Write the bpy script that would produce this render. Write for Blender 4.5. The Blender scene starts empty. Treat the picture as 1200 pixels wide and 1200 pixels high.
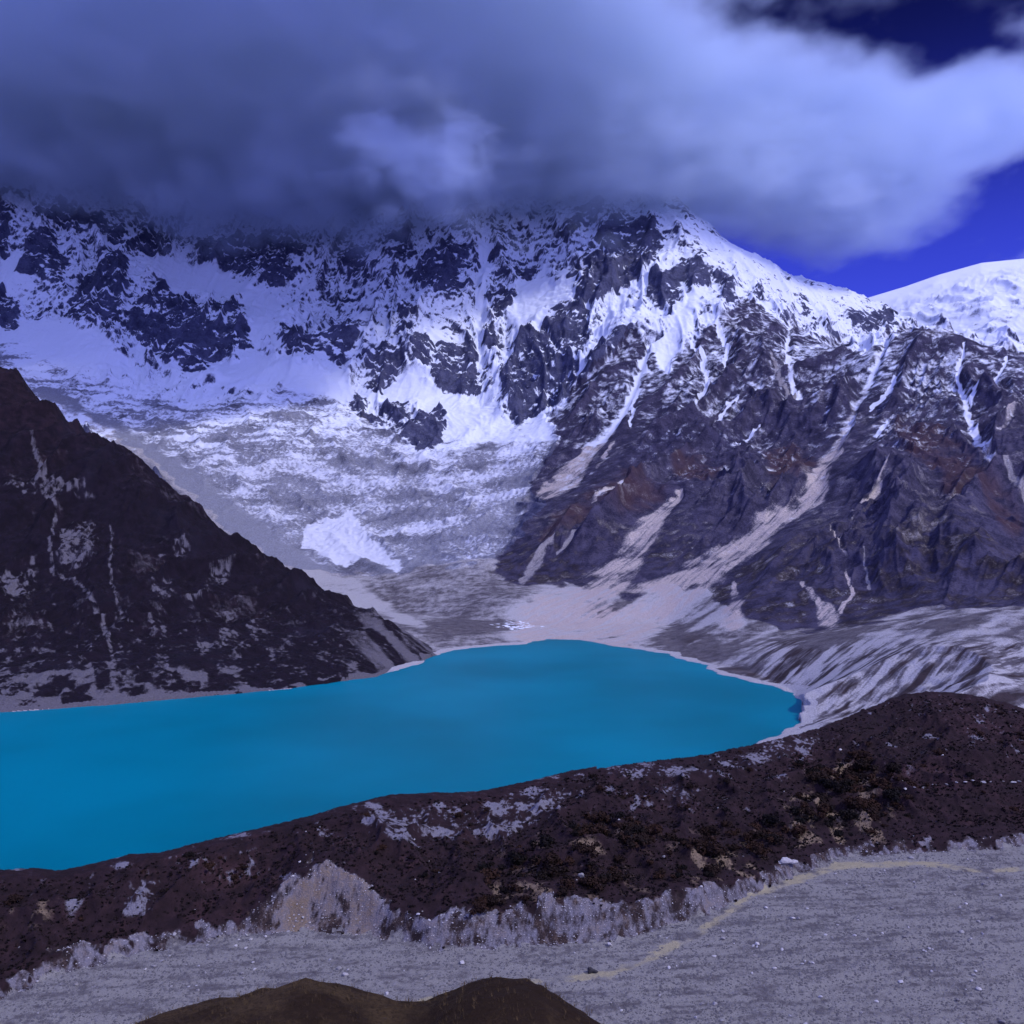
# A high mountain lake below a snow massif, seen from a hillside.  One unit is one metre,
# the lake surface is z = 0, the viewer stands on a grassy hill about 200 m above it.
import bpy, math, time
import numpy as np

T0 = time.time()
F, H = 1130.0, 200.0            # focal length (in 1/1200 of the picture width), eye height above the lake
STEP = 1.0                      # terrain sampling (1 = full detail)
f32 = np.float32
rs = np.random.default_rng(11)
C = bpy.context.scene.collection

def W(px, py, Y):               # image pixel + chosen distance -> world point
    return ((px - 600) / F * Y, Y, H - (py - 600) / F * Y)

# ------------------------------------------------------------------ noise
def make_tile(n=1024, wl=16.0, seed=1):
    r = np.random.default_rng(seed)
    k = np.fft.fftfreq(n) * wl
    kx, ky = np.meshgrid(k, k)
    kk = np.sqrt(kx * kx + ky * ky)
    band = np.exp(-((kk - 1.0) / 0.38) ** 2) + 0.25 * np.exp(-((kk - 0.5) / 0.25) ** 2)
    t = np.fft.ifft2(np.fft.fft2(r.standard_normal((n, n))) * band).real
    t /= t.std()
    return (t / 2.2).astype(f32)
TILE = make_tile()
def nz(x, y, wl, seed=0):
    a = seed * 2.399 + 0.7
    ca, sa = f32(math.cos(a) * 16.0 / wl), f32(math.sin(a) * 16.0 / wl)
    u = x * ca - y * sa + f32(seed * 137.31 % 1024)
    v = x * sa + y * ca + f32(seed * 311.77 % 1024)
    iu = np.floor(u); iv = np.floor(v)
    fu = (u - iu).astype(f32); fv = (v - iv).astype(f32)
    iu = iu.astype(np.int32) & 1023; iv = iv.astype(np.int32) & 1023
    iu1 = (iu + 1) & 1023; iv1 = (iv + 1) & 1023
    a0 = TILE[iv, iu]; a1 = TILE[iv, iu1]; b0 = TILE[iv1, iu]; b1 = TILE[iv1, iu1]
    a0 = a0 + (a1 - a0) * fu
    b0 = b0 + (b1 - b0) * fu
    return a0 + (b0 - a0) * fv
def fbm(x, y, wl, octv=5, gain=0.5, seed=0):
    s = 0; g = 1.0
    for i in range(octv):
        s = s + g * nz(x, y, wl / 2.03 ** i, seed + i * 7)
        g *= gain
    return s
def ridged(x, y, wl, octv=5, gain=0.5, seed=0):
    s = 0; g = 1.0; w = 1.0
    for i in range(octv):
        n = 1.0 - np.minimum(np.abs(nz(x, y, wl / 2.03 ** i, seed + i * 7)) * 1.5, 1.0)
        n = n * n
        s = s + g * w * n
        w = np.clip(n * 1.6, 0.15, 1)
        g *= gain
    return s                    # about 0..1.8, mean about .55
def sstep(a, b, x):
    t = np.clip((x - a) / (b - a), 0, 1)
    return t * t * (3 - 2 * t)

# ------------------------------------------------------------------ helpers on outlines
def tps(pts, smooth=0.0):
    P = np.array(pts, np.float64)
    xy = P[:, :2] / 1000.0
    n = len(P)
    def ker(d2):
        return 0.5 * d2 * np.log(d2 + 1e-12)
    d2 = ((xy[:, None] - xy[None]) ** 2).sum(-1)
    A = np.zeros((n + 3, n + 3))
    A[:n, :n] = ker(d2) + smooth * np.eye(n)
    A[:n, n] = 1; A[:n, n + 1:] = xy
    A[n, :n] = 1; A[n + 1:, :n] = xy.T
    b = np.zeros(n + 3); b[:n] = P[:, 2]
    w = np.linalg.solve(A, b)
    def ev(x, y):
        x = np.asarray(x, np.float64).ravel() / 1000; y = np.asarray(y, np.float64).ravel() / 1000
        out = np.empty(len(x))
        for s in range(0, len(x), 40000):
            xs, ys = x[s:s + 40000], y[s:s + 40000]
            d = (xs[:, None] - xy[None, :, 0]) ** 2 + (ys[:, None] - xy[None, :, 1]) ** 2
            out[s:s + 40000] = ker(d) @ w[:n] + w[n] + w[n + 1] * xs + w[n + 2] * ys
        return out
    return ev
def poly_sd(px, py, poly, reach=25.0):
    """signed distance to an outline, positive inside; only computed near it"""
    P = np.array(poly, np.float64)
    out = np.full(px.shape, -reach, f32)
    m = (px > P[:, 0].min() - reach) & (px < P[:, 0].max() + reach) & (py > P[:, 1].min() - reach) & (py < P[:, 1].max() + reach)
    if not m.any():
        return out
    x = px[m].astype(np.float64); y = py[m].astype(np.float64)
    ins = np.zeros(x.shape, bool); d2 = np.full(x.shape, 1e18)
    for i in range(len(P)):
        x0, y0 = P[i - 1]; x1, y1 = P[i]
        ex, ey = x1 - x0, y1 - y0
        t = np.clip(((x - x0) * ex + (y - y0) * ey) / (ex * ex + ey * ey + 1e-9), 0, 1)
        d2 = np.minimum(d2, (x - x0 - t * ex) ** 2 + (y - y0 - t * ey) ** 2)
        c = (y0 > y) != (y1 > y)
        ins ^= c & (x < (x1 - x0) * (y - y0) / (y1 - y0 + 1e-12) + x0)
    d = np.sqrt(d2)
    out[m] = np.where(ins, d, -np.minimum(d, reach)).astype(f32)
    return out
def line_mask(px, py, pts, soft=0.5, grow=1.0):
    """1 on a tapering run of points (x, y, width), fading to 0 at its edge"""
    P = np.array(pts, np.float64)
    R = P[:, 2].max() * grow * 1.6 + 3
    out = np.zeros(px.shape, f32)
    m = (px > P[:, 0].min() - R) & (px < P[:, 0].max() + R) & (py > P[:, 1].min() - R) & (py < P[:, 1].max() + R)
    if not m.any():
        return out
    x = px[m].astype(np.float64); y = py[m].astype(np.float64)
    best = np.zeros(x.shape)
    for i in range(len(P) - 1):
        x0, y0, w0 = P[i]; x1, y1, w1 = P[i + 1]
        ex, ey = x1 - x0, y1 - y0
        t = np.clip(((x - x0) * ex + (y - y0) * ey) / (ex * ex + ey * ey + 1e-9), 0, 1)
        d = np.sqrt((x - x0 - t * ex) ** 2 + (y - y0 - t * ey) ** 2)
        hw = 0.5 * grow * (w0 + (w1 - w0) * t)
        best = np.maximum(best, 1 - sstep(1 - soft, 1 + soft, d / (hw + 1e-6)))
    out[m] = best
    return out
def curve(xs, ys, x):
    return np.interp(x, xs, ys)

# ------------------------------------------------------------------ sampling of the ground
ucore = np.arange(-0.585, 0.585, 0.00104 * STEP)
uo = 0.585 + np.cumsum(np.concatenate([np.linspace(0.002, 0.012, 30), np.linspace(0.013, 0.03, 24)]))
U = np.concatenate([-uo[::-1], ucore, uo]).astype(np.float64)
def rows(a, b, s): return np.arange(a, b, s * STEP)
YS = np.concatenate([rows(120, 330, 8), rows(330, 800, 0.95), rows(800, 1300, 1.9), rows(1300, 1800, 2.2),
                     rows(1800, 4150, 3.1), rows(4150, 4600, 6), rows(4600, 5400, 16)])
UU, YY = np.meshgrid(U, YS)
X = (UU * YY); Y = YY
X32, Y32 = X.astype(f32), Y.astype(f32)
PX = (600 + F * UU).astype(f32)
NR, NC = X.shape
print('grid', NR, NC, NR * NC)

# ------------------------------------------------------------------ lake outline (world)
LAKE_PX = [(-1100, 915), (-500, 875), (-150, 848), (0, 835), (100, 828), (220, 818), (330, 808), (440, 793), (490, 778), (512, 768), (530, 762),
           (580, 757), (615, 755), (640, 749), (680, 750), (720, 757), (780, 766), (820, 779), (840, 790), (870, 797),
           (900, 803), (932, 812), (941, 821), (936, 830), (944, 841), (922, 853), (900, 866), (800, 900), (600, 960), (300, 1040),
           (0, 1090), (-500, 1180), (-1100, 1290)]
LAKE = [((a - 600) / F * (H * F / (b - 600)), H * F / (b - 600)) for a, b in LAKE_PX]
jit = (6 * nz(X32, Y32, 60, 3) + 2.5 * nz(X32, Y32, 18, 4)) * sstep(500, 900, Y32)
LSD = poly_sd((X + jit).astype(f32), Y32, LAKE, reach=400.0)

# ------------------------------------------------------------------ massif, glacier bowl and right-hand flank
AP = [W(*p) for p in [
    (520, 750, 1560), (640, 742, 1600), (700, 742, 1560), (800, 765, 1360), (870, 790, 1190), (930, 812, 1065),
    (480, 725, 1750), (600, 700, 1750), (560, 660, 2000), (500, 650, 2150), (440, 668, 2100), (400, 690, 1950),
    (400, 600, 2500), (330, 620, 2350), (250, 560, 2650), (150, 490, 3000), (50, 430, 3200), (500, 600, 2450), (560, 600, 2350),
    (600, 620, 2200), (620, 560, 2550), (540, 530, 2800), (450, 530, 2850), (350, 500, 2950), (250, 480, 3050), (520, 490, 3050),
    (560, 470, 3200), (450, 460, 3250), (400, 430, 3350), (300, 430, 3350), (200, 440, 3300), (100, 390, 3450), (0, 370, 3500),
    (250, 330, 3950), (330, 350, 3850), (420, 350, 3850), (400, 310, 4000), (200, 300, 4050), (50, 350, 3600), (250, 380, 3550),
    (250, 430, 3400), (380, 390, 3550),
    (0, 215, 4300), (100, 215, 4350), (200, 235, 4350), (300, 250, 4350), (400, 250, 4300), (470, 245, 4250), (550, 235, 4150),
    (620, 240, 4200), (690, 232, 4050), (760, 235, 4000), (800, 243, 3950), (830, 281, 3980), (870, 307, 4000), (920, 330, 4050),
    (960, 343, 4100), (1010, 354, 4150),
    (550, 330, 3750), (500, 400, 3450), (550, 450, 3280), (620, 330, 3750), (620, 400, 3400), (620, 480, 3050), (700, 330, 3500),
    (740, 270, 3800), (660, 420, 3150), (690, 380, 3300),
    (640, 560, 2500), (700, 480, 2800), (590, 650, 2050), (620, 680, 1900), (680, 690, 1800), (720, 700, 1720), (700, 600, 2100),
    (760, 520, 2500), (800, 420, 2950), (800, 340, 3400), (850, 400, 3000), (900, 350, 3500), (900, 420, 2900), (960, 400, 3100),
    (1010, 408, 2900), (1060, 392, 2700), (1105, 402, 2600), (1150, 414, 2530), (1190, 424, 2450), (1260, 420, 2400),
    (900, 500, 2500), (820, 560, 2200), (780, 630, 1950), (850, 660, 1750), (960, 570, 2000), (1000, 500, 2300), (1100, 500, 2100),
    (1180, 520, 1950), (1050, 600, 1750), (900, 700, 1500), (960, 730, 1380), (1000, 640, 1600), (1150, 640, 1500), (1080, 715, 1300),
    (1190, 710, 1200), (850, 720, 1500), (780, 730, 1600), (900, 770, 1200), (1000, 740, 1200), (1100, 722, 1180), (1180, 720, 1100),
    (950, 810, 1010), (1000, 790, 980), (1050, 768, 960), (1100, 748, 1030), (1120, 760, 950), (1190, 790, 880), (1060, 802, 800),
    (1200, 828, 790), (1120, 800, 800), (950, 850, 800),
    (-900, 200, 4400), (-900, 450, 3000), (-900, 640, 1900), (-1000, 880, 950), (2200, 420, 2500), (2200, 600, 1700), (2200, 780, 950), (-300, 200, 4400), (-300, 400, 3300), (-300, 600, 2200), (-300, 780, 1300), (1500, 420, 2500), (1500, 560, 1900), (1500, 700, 1200),
    (1500, 800, 850)]]
for px, py, Yd in [(0, 215, 4300), (200, 235, 4350), (400, 250, 4300), (550, 235, 4150), (690, 232, 4050), (800, 243, 3950), (870, 307, 4000),
                   (960, 343, 4100), (1010, 354, 4150)]:
    x, y, z = W(px, py, Yd)
    AP.append((x * 1.15, y + 650, z - 420)); AP.append((x * 1.03, y + 110, z - 75))
AP += [(1400, 3350, 430), (1700, 3250, 350), (1900, 3000, 380), (2300, 3300, 300), (1500, 4700, 300), (2500, 4500, 300),
       (-1500, 2000, 60), (-800, 1900, 60), (-900, 1500, 0), (-400, 1200, -40), (0, 1200, -40), (200, 1000, -40), (-300, 700, -40),
       (100, 700, -40), (300, 760, -10)]
A0 = tps(AP)(X, Y).reshape(X.shape)
A0 -= np.clip(775 - Y, 0, 1e9) * 0.5
ycr = curve([-300, 0, 100, 200, 300, 400, 470, 550, 620, 690, 760, 800, 830, 870, 920, 960, 1010, 1060], [4400, 4300, 4350, 4350, 4350, 4300, 4250, 4150, 4200, 4050, 4000, 3950, 3980, 4000, 4050, 4100, 4150, 4200], PX)
A0 -= 0.7 * np.clip(Y - ycr - 30, 0, 1e9) * sstep(1060, 1000, PX)
print('tps A', time.time() - T0)
PV = (600 - F * (A0 - H) / Y).astype(f32)          # image row of the smooth base, for laying out the outlines below
wob = fbm(X32, Y32 + A0.astype(f32), 150, 3, 0.6, 40)
wob2 = fbm(X32, Y32 + A0.astype(f32), 150, 3, 0.6, 60)
near_fade = np.clip(Y32 / 3000, 0.35, 1)
MX = PX + 4.5 * wob; MV = PV + 4.5 * wob2           # ragged copies of the image coordinates

# ground cover outlines -----------------------------------------------------------------
ROCK = [
    [(-60, 330), (5, 335), (20, 350), (22, 380), (0, 388), (-60, 390)],
    [(40, 245), (70, 240), (100, 250), (145, 262), (140, 285), (105, 272), (85, 262), (42, 258)],
    [(-30, 230), (8, 232), (8, 300), (-30, 300)],
    [(35, 275), (65, 270), (75, 300), (70, 335), (40, 325), (20, 318), (30, 300)],
    [(95, 325), (115, 315), (130, 305), (150, 310), (150, 345), (140, 370), (145, 385), (120, 400), (85, 380), (75, 370), (90, 350)],
    [(145, 385), (160, 355), (190, 340), (215, 350), (250, 360), (275, 355), (288, 385), (297, 406), (265, 415), (248, 425), (237, 443),
     (215, 432), (180, 415), (172, 400), (150, 395)],
    [(160, 262), (180, 268), (200, 280), (195, 298), (170, 288), (158, 275)],
    [(232, 285), (250, 275), (280, 280), (310, 275), (345, 275), (362, 290), (350, 305), (330, 300), (345, 325), (320, 340), (300, 320),
     (270, 312), (240, 305)],
    [(395, 300), (415, 290), (432, 310), (428, 322), (405, 325)],
    [(328, 390), (345, 385), (365, 398), (385, 392), (390, 370), (402, 375), (420, 385), (417, 405), (395, 430), (380, 415), (345, 418),
     (330, 410)],
    [(430, 410), (450, 405), (470, 420), (465, 440), (445, 460), (430, 450)],
    [(410, 455), (425, 460), (430, 475), (450, 490), (445, 498), (425, 490), (415, 478)],
    [(447, 478), (470, 473), (485, 483), (470, 495), (455, 492)],
    [(467, 505), (490, 490), (515, 482), (522, 490), (518, 510), (508, 528), (490, 522)],
    [(453, 315), (475, 293), (482, 300), (470, 317)], [(448, 290), (468, 275), (486, 270), (470, 288)],
    [(478, 325), (500, 305), (525, 295), (545, 300), (540, 320), (520, 345), (495, 350), (485, 335)],
    [(465, 370), (480, 365), (485, 380), (470, 383)], [(505, 345), (530, 330), (548, 338), (530, 356), (508, 358)],
    [(477, 410), (485, 398), (505, 400), (510, 415), (500, 445), (485, 430)],
    [(510, 405), (555, 398), (558, 425), (575, 440), (555, 460), (535, 465), (515, 455), (503, 440)],
    [(562, 450), (575, 445), (577, 458), (566, 462)],
    [(573, 350), (590, 340), (603, 352), (600, 372), (585, 382), (576, 372)], [(563, 390), (580, 385), (583, 410), (570, 415)],
    [(582, 450), (600, 415), (615, 400), (640, 400), (660, 420), (680, 440), (700, 445), (690, 462), (650, 475), (640, 482), (608, 500),
     (590, 475)],
    [(632, 395), (655, 370), (668, 358), (685, 370), (690, 395), (680, 428), (650, 420)],
    [(670, 330), (690, 300), (715, 275), (735, 262), (755, 270), (775, 285), (770, 310), (750, 330), (720, 340), (700, 365), (680, 355),
     (668, 345)],
    [(755, 345), (785, 325), (800, 315), (820, 330), (815, 350), (790, 368), (765, 365)],
    [(532, 275), (543, 255), (560, 250), (552, 266)], [(655, 290), (678, 255), (705, 248), (702, 265), (680, 280), (665, 300)],
    [(575, 300), (590, 298), (595, 310), (580, 313)], [(605, 322), (625, 315), (632, 328), (612, 336)],
    [(690, 430), (720, 405), (740, 395), (745, 430), (735, 480), (700, 460)],
    [(780, 246), (800, 240), (815, 262), (800, 262)], [(800, 320), (820, 312), (830, 335), (815, 345)],
    [(840, 335), (852, 338), (865, 360), (850, 362)], [(990, 362), (1050, 362), (1050, 385), (1000, 388)],
]
FLANK = [(640, 488), (657, 512), (640, 540), (622, 572), (640, 590), (625, 610), (600, 640), (578, 655), (582, 672), (615, 690), (640, 684),
         (660, 690), (668, 680), (690, 695), (705, 690), (735, 700), (760, 690), (790, 690), (830, 690), (850, 715), (900, 733), (960, 738), (1000, 735), (1080, 715), (1130, 713), (1200, 712), (1700, 700), (1700, 380),
         (1200, 415), (1180, 424), (1150, 410), (1105, 398), (1060, 386), (1040, 395), (1012, 412), (985, 398), (950, 398), (935, 385),
         (900, 372), (872, 355), (862, 372), (838, 378), (825, 395), (800, 402), (780, 440), (765, 412), (750, 398), (735, 400), (722, 420), (690, 445), (660, 470)]
GLACIER = [(-80, 395), (20, 400), (100, 448), (200, 462), (260, 470), (330, 455), (400, 462), (440, 500), (500, 530), (560, 520), (600, 500), (640, 490),
           (655, 515), (640, 545), (622, 580), (600, 640), (580, 660), (470, 672), (350, 670), (280, 640), (200, 560), (100, 490), (-80, 440)]
DEBRIS = [(330, 655), (400, 672), (470, 668), (580, 640), (590, 660), (640, 665), (735, 675), (790, 668), (850, 690), (1000, 715), (1100, 695), (1300, 690), (1300, 900), (400, 900), (380, 700)]
SNOWPATCH = [(362, 612), (385, 608), (413, 600), (421, 618), (440, 638), (473, 663), (465, 670), (430, 655), (405, 665), (370, 650), (352, 640)]
RED = [[(890, 522), (930, 512), (965, 530), (960, 555), (935, 570), (905, 565)],
       [(1045, 497), (1100, 493), (1150, 540), (1170, 590), (1120, 590), (1095, 560), (1060, 540)],
       [(632, 622), (690, 570), (735, 548), (760, 560), (715, 600), (660, 625), (640, 650)], [(740, 560), (790, 575), (730, 610), (690, 620)],
       [(1130, 560), (1200, 590), (1200, 660), (1160, 620)], [(780, 530), (850, 540), (830, 565), (790, 560)]]
GULLY = [   # runs of pale rubble or old snow down the flank: (image x, image y, width in pixels), depth in metres, snowy?
    ([(1040, 398, 3), (1005, 470, 6), (995, 500, 8), (968, 540, 13), (955, 575, 15), (925, 595, 14), (905, 605, 17), (880, 630, 22), (840, 660, 26),
      (790, 695, 34), (720, 742, 46), (690, 758, 46)], 14, 0.25),
    ([(775, 395, 2), (760, 400, 3), (745, 450, 4), (725, 490, 6), (700, 520, 11), (670, 555, 16), (640, 575, 11), (622, 584, 4)], 14, 0.45),
    ([(760, 412, 2), (742, 470, 4), (738, 500, 3)], 6, 0.6),
    ([(797, 578, 4), (770, 600, 15), (748, 632, 20), (725, 670, 24), (700, 700, 34), (660, 725, 50), (640, 742, 60)], 12, 0.1),
    ([(745, 552, 3), (715, 568, 3), (690, 582, 2)], 3, 0.4),
    ([(810, 398, 3), (822, 420, 4), (830, 440, 3), (822, 465, 3), (815, 490, 4)], 9, 0.8),
    ([(838, 380, 4), (850, 400, 3), (852, 425, 2)], 6, 0.9),
    ([(925, 380, 3), (922, 420, 4), (928, 450, 6), (936, 472, 9)], 10, 0.4), ([(900, 425, 2), (915, 455, 8), (930, 476, 6)], 3, 0.0),
    ([(1130, 415, 2), (1122, 440, 3), (1138, 495, 7), (1152, 525, 9), (1170, 560, 6), (1182, 575, 5), (1215, 592, 6)], 9, 0.5),
    ([(1180, 428, 2), (1165, 445, 3), (1138, 472, 3)], 6, 0.6), ([(1215, 478, 7), (1185, 502, 6), (1170, 520, 3)], 5, 0.2),
    ([(1050, 440, 3), (1035, 465, 4), (1020, 480, 3)], 6, 0.7), ([(865, 475, 2), (840, 500, 3), (822, 522, 2)], 4, 0.5),
    ([(890, 505, 2), (865, 522, 3)], 2, 0.5), ([(1040, 500, 2), (1025, 515, 3)], 2, 0.5),
    ([(975, 625, 2), (990, 655, 3), (998, 695, 4), (985, 718, 5)], 6, 0.3), ([(1010, 650, 2), (1020, 690, 3)], 4, 0.5),
    ([(940, 680, 4), (958, 705, 9), (970, 725, 22)], 4, 0.0), ([(860, 680, 3), (862, 705, 14), (858, 725, 26)], 2, 0.0),
    ([(1040, 565, 3), (1030, 585, 4), (1010, 600, 2)], 3, 0.3), ([(720, 520, 3), (700, 545, 4)], 3, 0.2),
    ([(650, 640, 3), (632, 660, 8), (612, 682, 6)], 4, 0.5), ([(700, 610, 2), (670, 640, 3), (655, 655, 2)], 3, 0.6),
    ([(668, 545, 2), (690, 520, 5), (715, 505, 4)], 4, 0.4),
]
snow_runs = [[(700, 300, 5), (680, 330, 10), (655, 355, 14), (628, 395, 8), (605, 410, 5), (580, 450, 5)], [(735, 345, 8), (715, 375, 12), (690, 425, 7), (680, 440, 3)],
             [(760, 330, 4), (745, 360, 8), (735, 395, 5)], [(570, 280, 10), (566, 330, 10), (562, 380, 9), (563, 440, 6), (565, 470, 8)],
             [(500, 395, 3), (512, 405, 5), (508, 430, 3), (570, 440, 4)], [(800, 345, 10), (795, 380, 14), (780, 420, 9), (783, 440, 2)],
             [(690, 365, 4), (660, 352, 3)], [(640, 398, 3), (660, 422, 4), (690, 425, 4)], [(172, 402, 2), (200, 408, 3), (232, 420, 3), (245, 412, 3), (280, 400, 3)],
             [(720, 330, 2), (760, 300, 3)], [(700, 295, 2), (715, 320, 3)]]

label = np.zeros(X.shape, np.int8)
rock = np.zeros(X.shape, f32)
for p in ROCK:
    rock = np.maximum(rock, sstep(-3.5, 3.5, poly_sd(MX, MV, p, 12)))
flank_sd = poly_sd(MX, MV, FLANK, 60); flank = sstep(-4, 4, flank_sd)
flank_in = sstep(0, 45, flank_sd)
glac_sd = poly_sd(MX, MV, GLACIER, 60); glac = sstep(-12, 16, glac_sd)
debr = sstep(-8, 8, poly_sd(MX, MV, DEBRIS, 20))
spatch = sstep(-2, 2, poly_sd(MX * 0.6 + PX * 0.4, MV * 0.6 + PV * 0.4, SNOWPATCH, 10))
mound = np.zeros(X.shape, f32)
for p in [[(662, 726), (690, 703), (735, 702), (716, 724), (690, 738)], [(752, 762), (790, 730), (832, 745), (842, 772), (800, 768)], [(490, 748), (540, 728), (600, 724), (628, 742), (560, 757)],
          [(842, 792), (862, 776), (920, 780), (932, 800), (890, 800)], [(905, 745), (960, 742), (1010, 748), (960, 765), (915, 762)], [(1060, 725), (1130, 722), (1150, 735), (1100, 740)], [(930, 818), (955, 815), (958, 832), (935, 830)]]:
    mound = np.maximum(mound, sstep(-7, 8, poly_sd(MX, MV, p, 14)))
red = np.zeros(X.shape, f32)
for p in RED:
    red = np.maximum(red, sstep(-7, 9, poly_sd(MX, MV, p, 14)))
gul = np.zeros(X.shape, f32); gsnow = np.zeros(X.shape, f32); carve = np.zeros(X.shape, f32)
for pts, dep, sn in GULLY:
    g = line_mask(MX * 0.6 + PX * 0.4, MV * 0.6 + PV * 0.4, pts, 0.6, 1.35 if pts[0][0] in (1040, 797, 775) else 1.1)
    gsnow = np.where(g > gul, sn, gsnow); gul = np.maximum(gul, np.clip(g * (1 + 0.45 * wob2), 0, 1))
    carve = np.maximum(carve, dep * line_mask(PX, PV, pts, 0.95, 1.9))
runs = np.zeros(X.shape, f32)
for pts in snow_runs:
    r_ = line_mask(MX, MV, pts, 0.6); runs = np.maximum(runs, r_)
    carve = np.maximum(carve, 9 * line_mask(PX, PV, pts, 0.9, 1.6))
lateral = line_mask(MX * .6 + PX * .4, MV * .6 + PV * .4, [(50, 458, 10), (90, 482, 18), (140, 514, 26), (200, 556, 34), (255, 599, 38), (310, 640, 34), (360, 668, 26), (430, 703, 20), (490, 748, 16)], 0.45)
RIBS = [([(745, 250), (700, 300), (670, 345), (640, 390), (612, 430), (588, 458)], 46, 44), ([(770, 262), (778, 310), (762, 350), (735, 392), (715, 430), (690, 480)], 40, 42),
        ([(800, 246), (828, 320), (803, 380), (786, 440)], 34, 40), ([(690, 245), (660, 290), (630, 340), (607, 382)], 36, 40), ([(550, 250), (535, 300), (510, 345), (490, 400)], 38, 46),
        ([(478, 285), (452, 332), (440, 370)], 26, 34), ([(600, 300), (585, 345), (578, 400)], 22, 30), ([(345, 265), (335, 300), (345, 330)], 22, 34), ([(150, 300), (135, 345), (118, 395)], 22, 40),
        ([(880, 340), (905, 400), (868, 470), (800, 545), (725, 612), (655, 662)], 40, 60), ([(945, 395), (935, 480), (875, 540), (790, 620), (735, 692)], 16, 52),
        ([(1070, 425), (1055, 505), (1040, 575), (990, 640), (925, 700)], 40, 60), ([(1105, 402), (1075, 510), (1040, 600), (960, 700)], 44, 70), ([(1180, 428), (1205, 520), (1150, 640)], 34, 60),
        ([(850, 380), (820, 450), (770, 520), (700, 575)], 26, 40), ([(700, 470), (672, 520), (635, 565)], 22, 26)]
rib = np.zeros(X.shape, f32)
for pts, hgt, wid in RIBS:
    P_ = [(a, b, wid * 1.3) for a, b in pts]
    rib = np.maximum(rib, hgt * line_mask(PX + 3 * wob, PV + 3 * wob2, P_, 0.98))
SMOOTH = [[(-60, 362), (40, 372), (80, 382), (130, 412), (170, 440), (120, 440), (60, 425), (20, 405), (-60, 400)], [(250, 432), (298, 412), (330, 425), (400, 438), (425, 462), (390, 470), (330, 450), (260, 450)],
          [(165, 300), (240, 312), (330, 350), (318, 385), (300, 400), (286, 352), (200, 338)],
          [(428, 458), (470, 440), (503, 452), (545, 470), (600, 500), (640, 488), (655, 515), (600, 518), (545, 530), (500, 534), (528, 492), (485, 474), (450, 470)],
          [(600, 345), (640, 330), (655, 350), (625, 390), (600, 400)], [(0, 300), (30, 300), (40, 340), (0, 335)], [(780, 400), (800, 355), (830, 352), (800, 400)]]
smo = np.zeros(X.shape, f32)
for p in SMOOTH:
    smo = np.maximum(smo, sstep(-7, 7, poly_sd(MX, MV, p, 12)))
smo = smo * (1 - rock)
gwide = np.zeros(X.shape, f32)
for pts, dep, sn in GULLY[:4]:
    gwide = np.maximum(gwide, line_mask(PX, PV, pts, 0.9, 2.4 if pts[0][0] != 745 else 1.2))
    if pts[0][0] in (1040, 797, 775):                    # smooth open slope below each chute
        gwide = np.maximum(gwide, line_mask(PX, PV, [(a + 13, b + 17, w + 18) for a, b, w in pts], 0.95, 1.5))
print('masks', time.time() - T0)

# relief --------------------------------------------------------------------------------
z32 = A0.astype(f32)
high = sstep(12, 160, z32)
d1x, d1y = 0.66, 0.75
al = X32 * d1x + Y32 * d1y; ac = X32 * d1y - Y32 * d1x     # along / across the spurs of the right flank
warp = 45 * nz(X32, Y32, 420, 12)
flut = ridged((ac + warp) * 1.0, al * 0.25, 250, 5, 0.48, 21)
flut2 = ridged((X32 + warp) * 1.0, (Y32) * 0.30, 150, 5, 0.55, 25)
rg = ridged(X32 + warp, Y32 * 0.8, 430, 6, 0.55, 31)
mass = np.clip(1 - flank - glac - debr, 0, 1)
strat = fbm(X32 * 0.16 + 0.10 * Y32, (z32 + 0.25 * X32) * 3.0 + 40 * wob, 110, 4, 0.65, 71)
disp = mass * (1 - .75 * smo) * ((rg - 0.55) * 26 + (flut2 - 0.55) * 20 + rock * 10 + strat * 5)
disp += flank * (0.35 + 0.65 * flank_in) * ((flut - 0.6) * 40 + (rg - 0.55) * 20 + fbm(X32, Y32, 60, 4, 0.5, 35) * 3)
disp += glac * (1 - flank) * (1 - .7 * smo) * ((ridged(X32, Y32, 170, 5, 0.5, 45) - 0.55) * 10 + fbm(X32, Y32, 24, 3, 0.6, 46) * 1.6)
disp += debr * (1 - flank) * (fbm(X32, Y32, 90, 5, 0.55, 47) * 4)
disp *= 1 - 0.8 * np.maximum(gwide, lateral)
disp += rib * (mass + 0.5 * flank) * (1 - gwide)
disp -= (0.8 + 0.6 * (mass > 0.5)) * carve * sstep(705, 630, PV) * np.clip(0.35 + flank + mass, 0, 1)
disp += lateral * 3
crest_py = curve([700, 760, 800, 830, 870, 920, 960, 1010, 1060], [232, 235, 243, 281, 307, 330, 343, 354, 360], PX)
disp *= 1 - 0.5 * sstep(45, 8, PV - crest_py) * sstep(740, 800, PX) * sstep(1090, 1040, PX)
A = z32 + disp * high * np.where(z32 > 0, 1, 0)
# shore of the lake
outd = np.clip(-LSD, 0, 400)
A = np.where((LSD <= 0) & (Y32 < 1150) & (PX > 700), np.minimum(A, 0.3 + 0.16 * outd + 0.0012 * outd ** 2 + 90 * sstep(890, 1150, Y32)), A)
A = np.where(LSD > 0, np.minimum(A, -0.4 - 0.2 * LSD), np.maximum(A, np.minimum(0.10 * outd, 14) * (Y32 > 760)))

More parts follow.
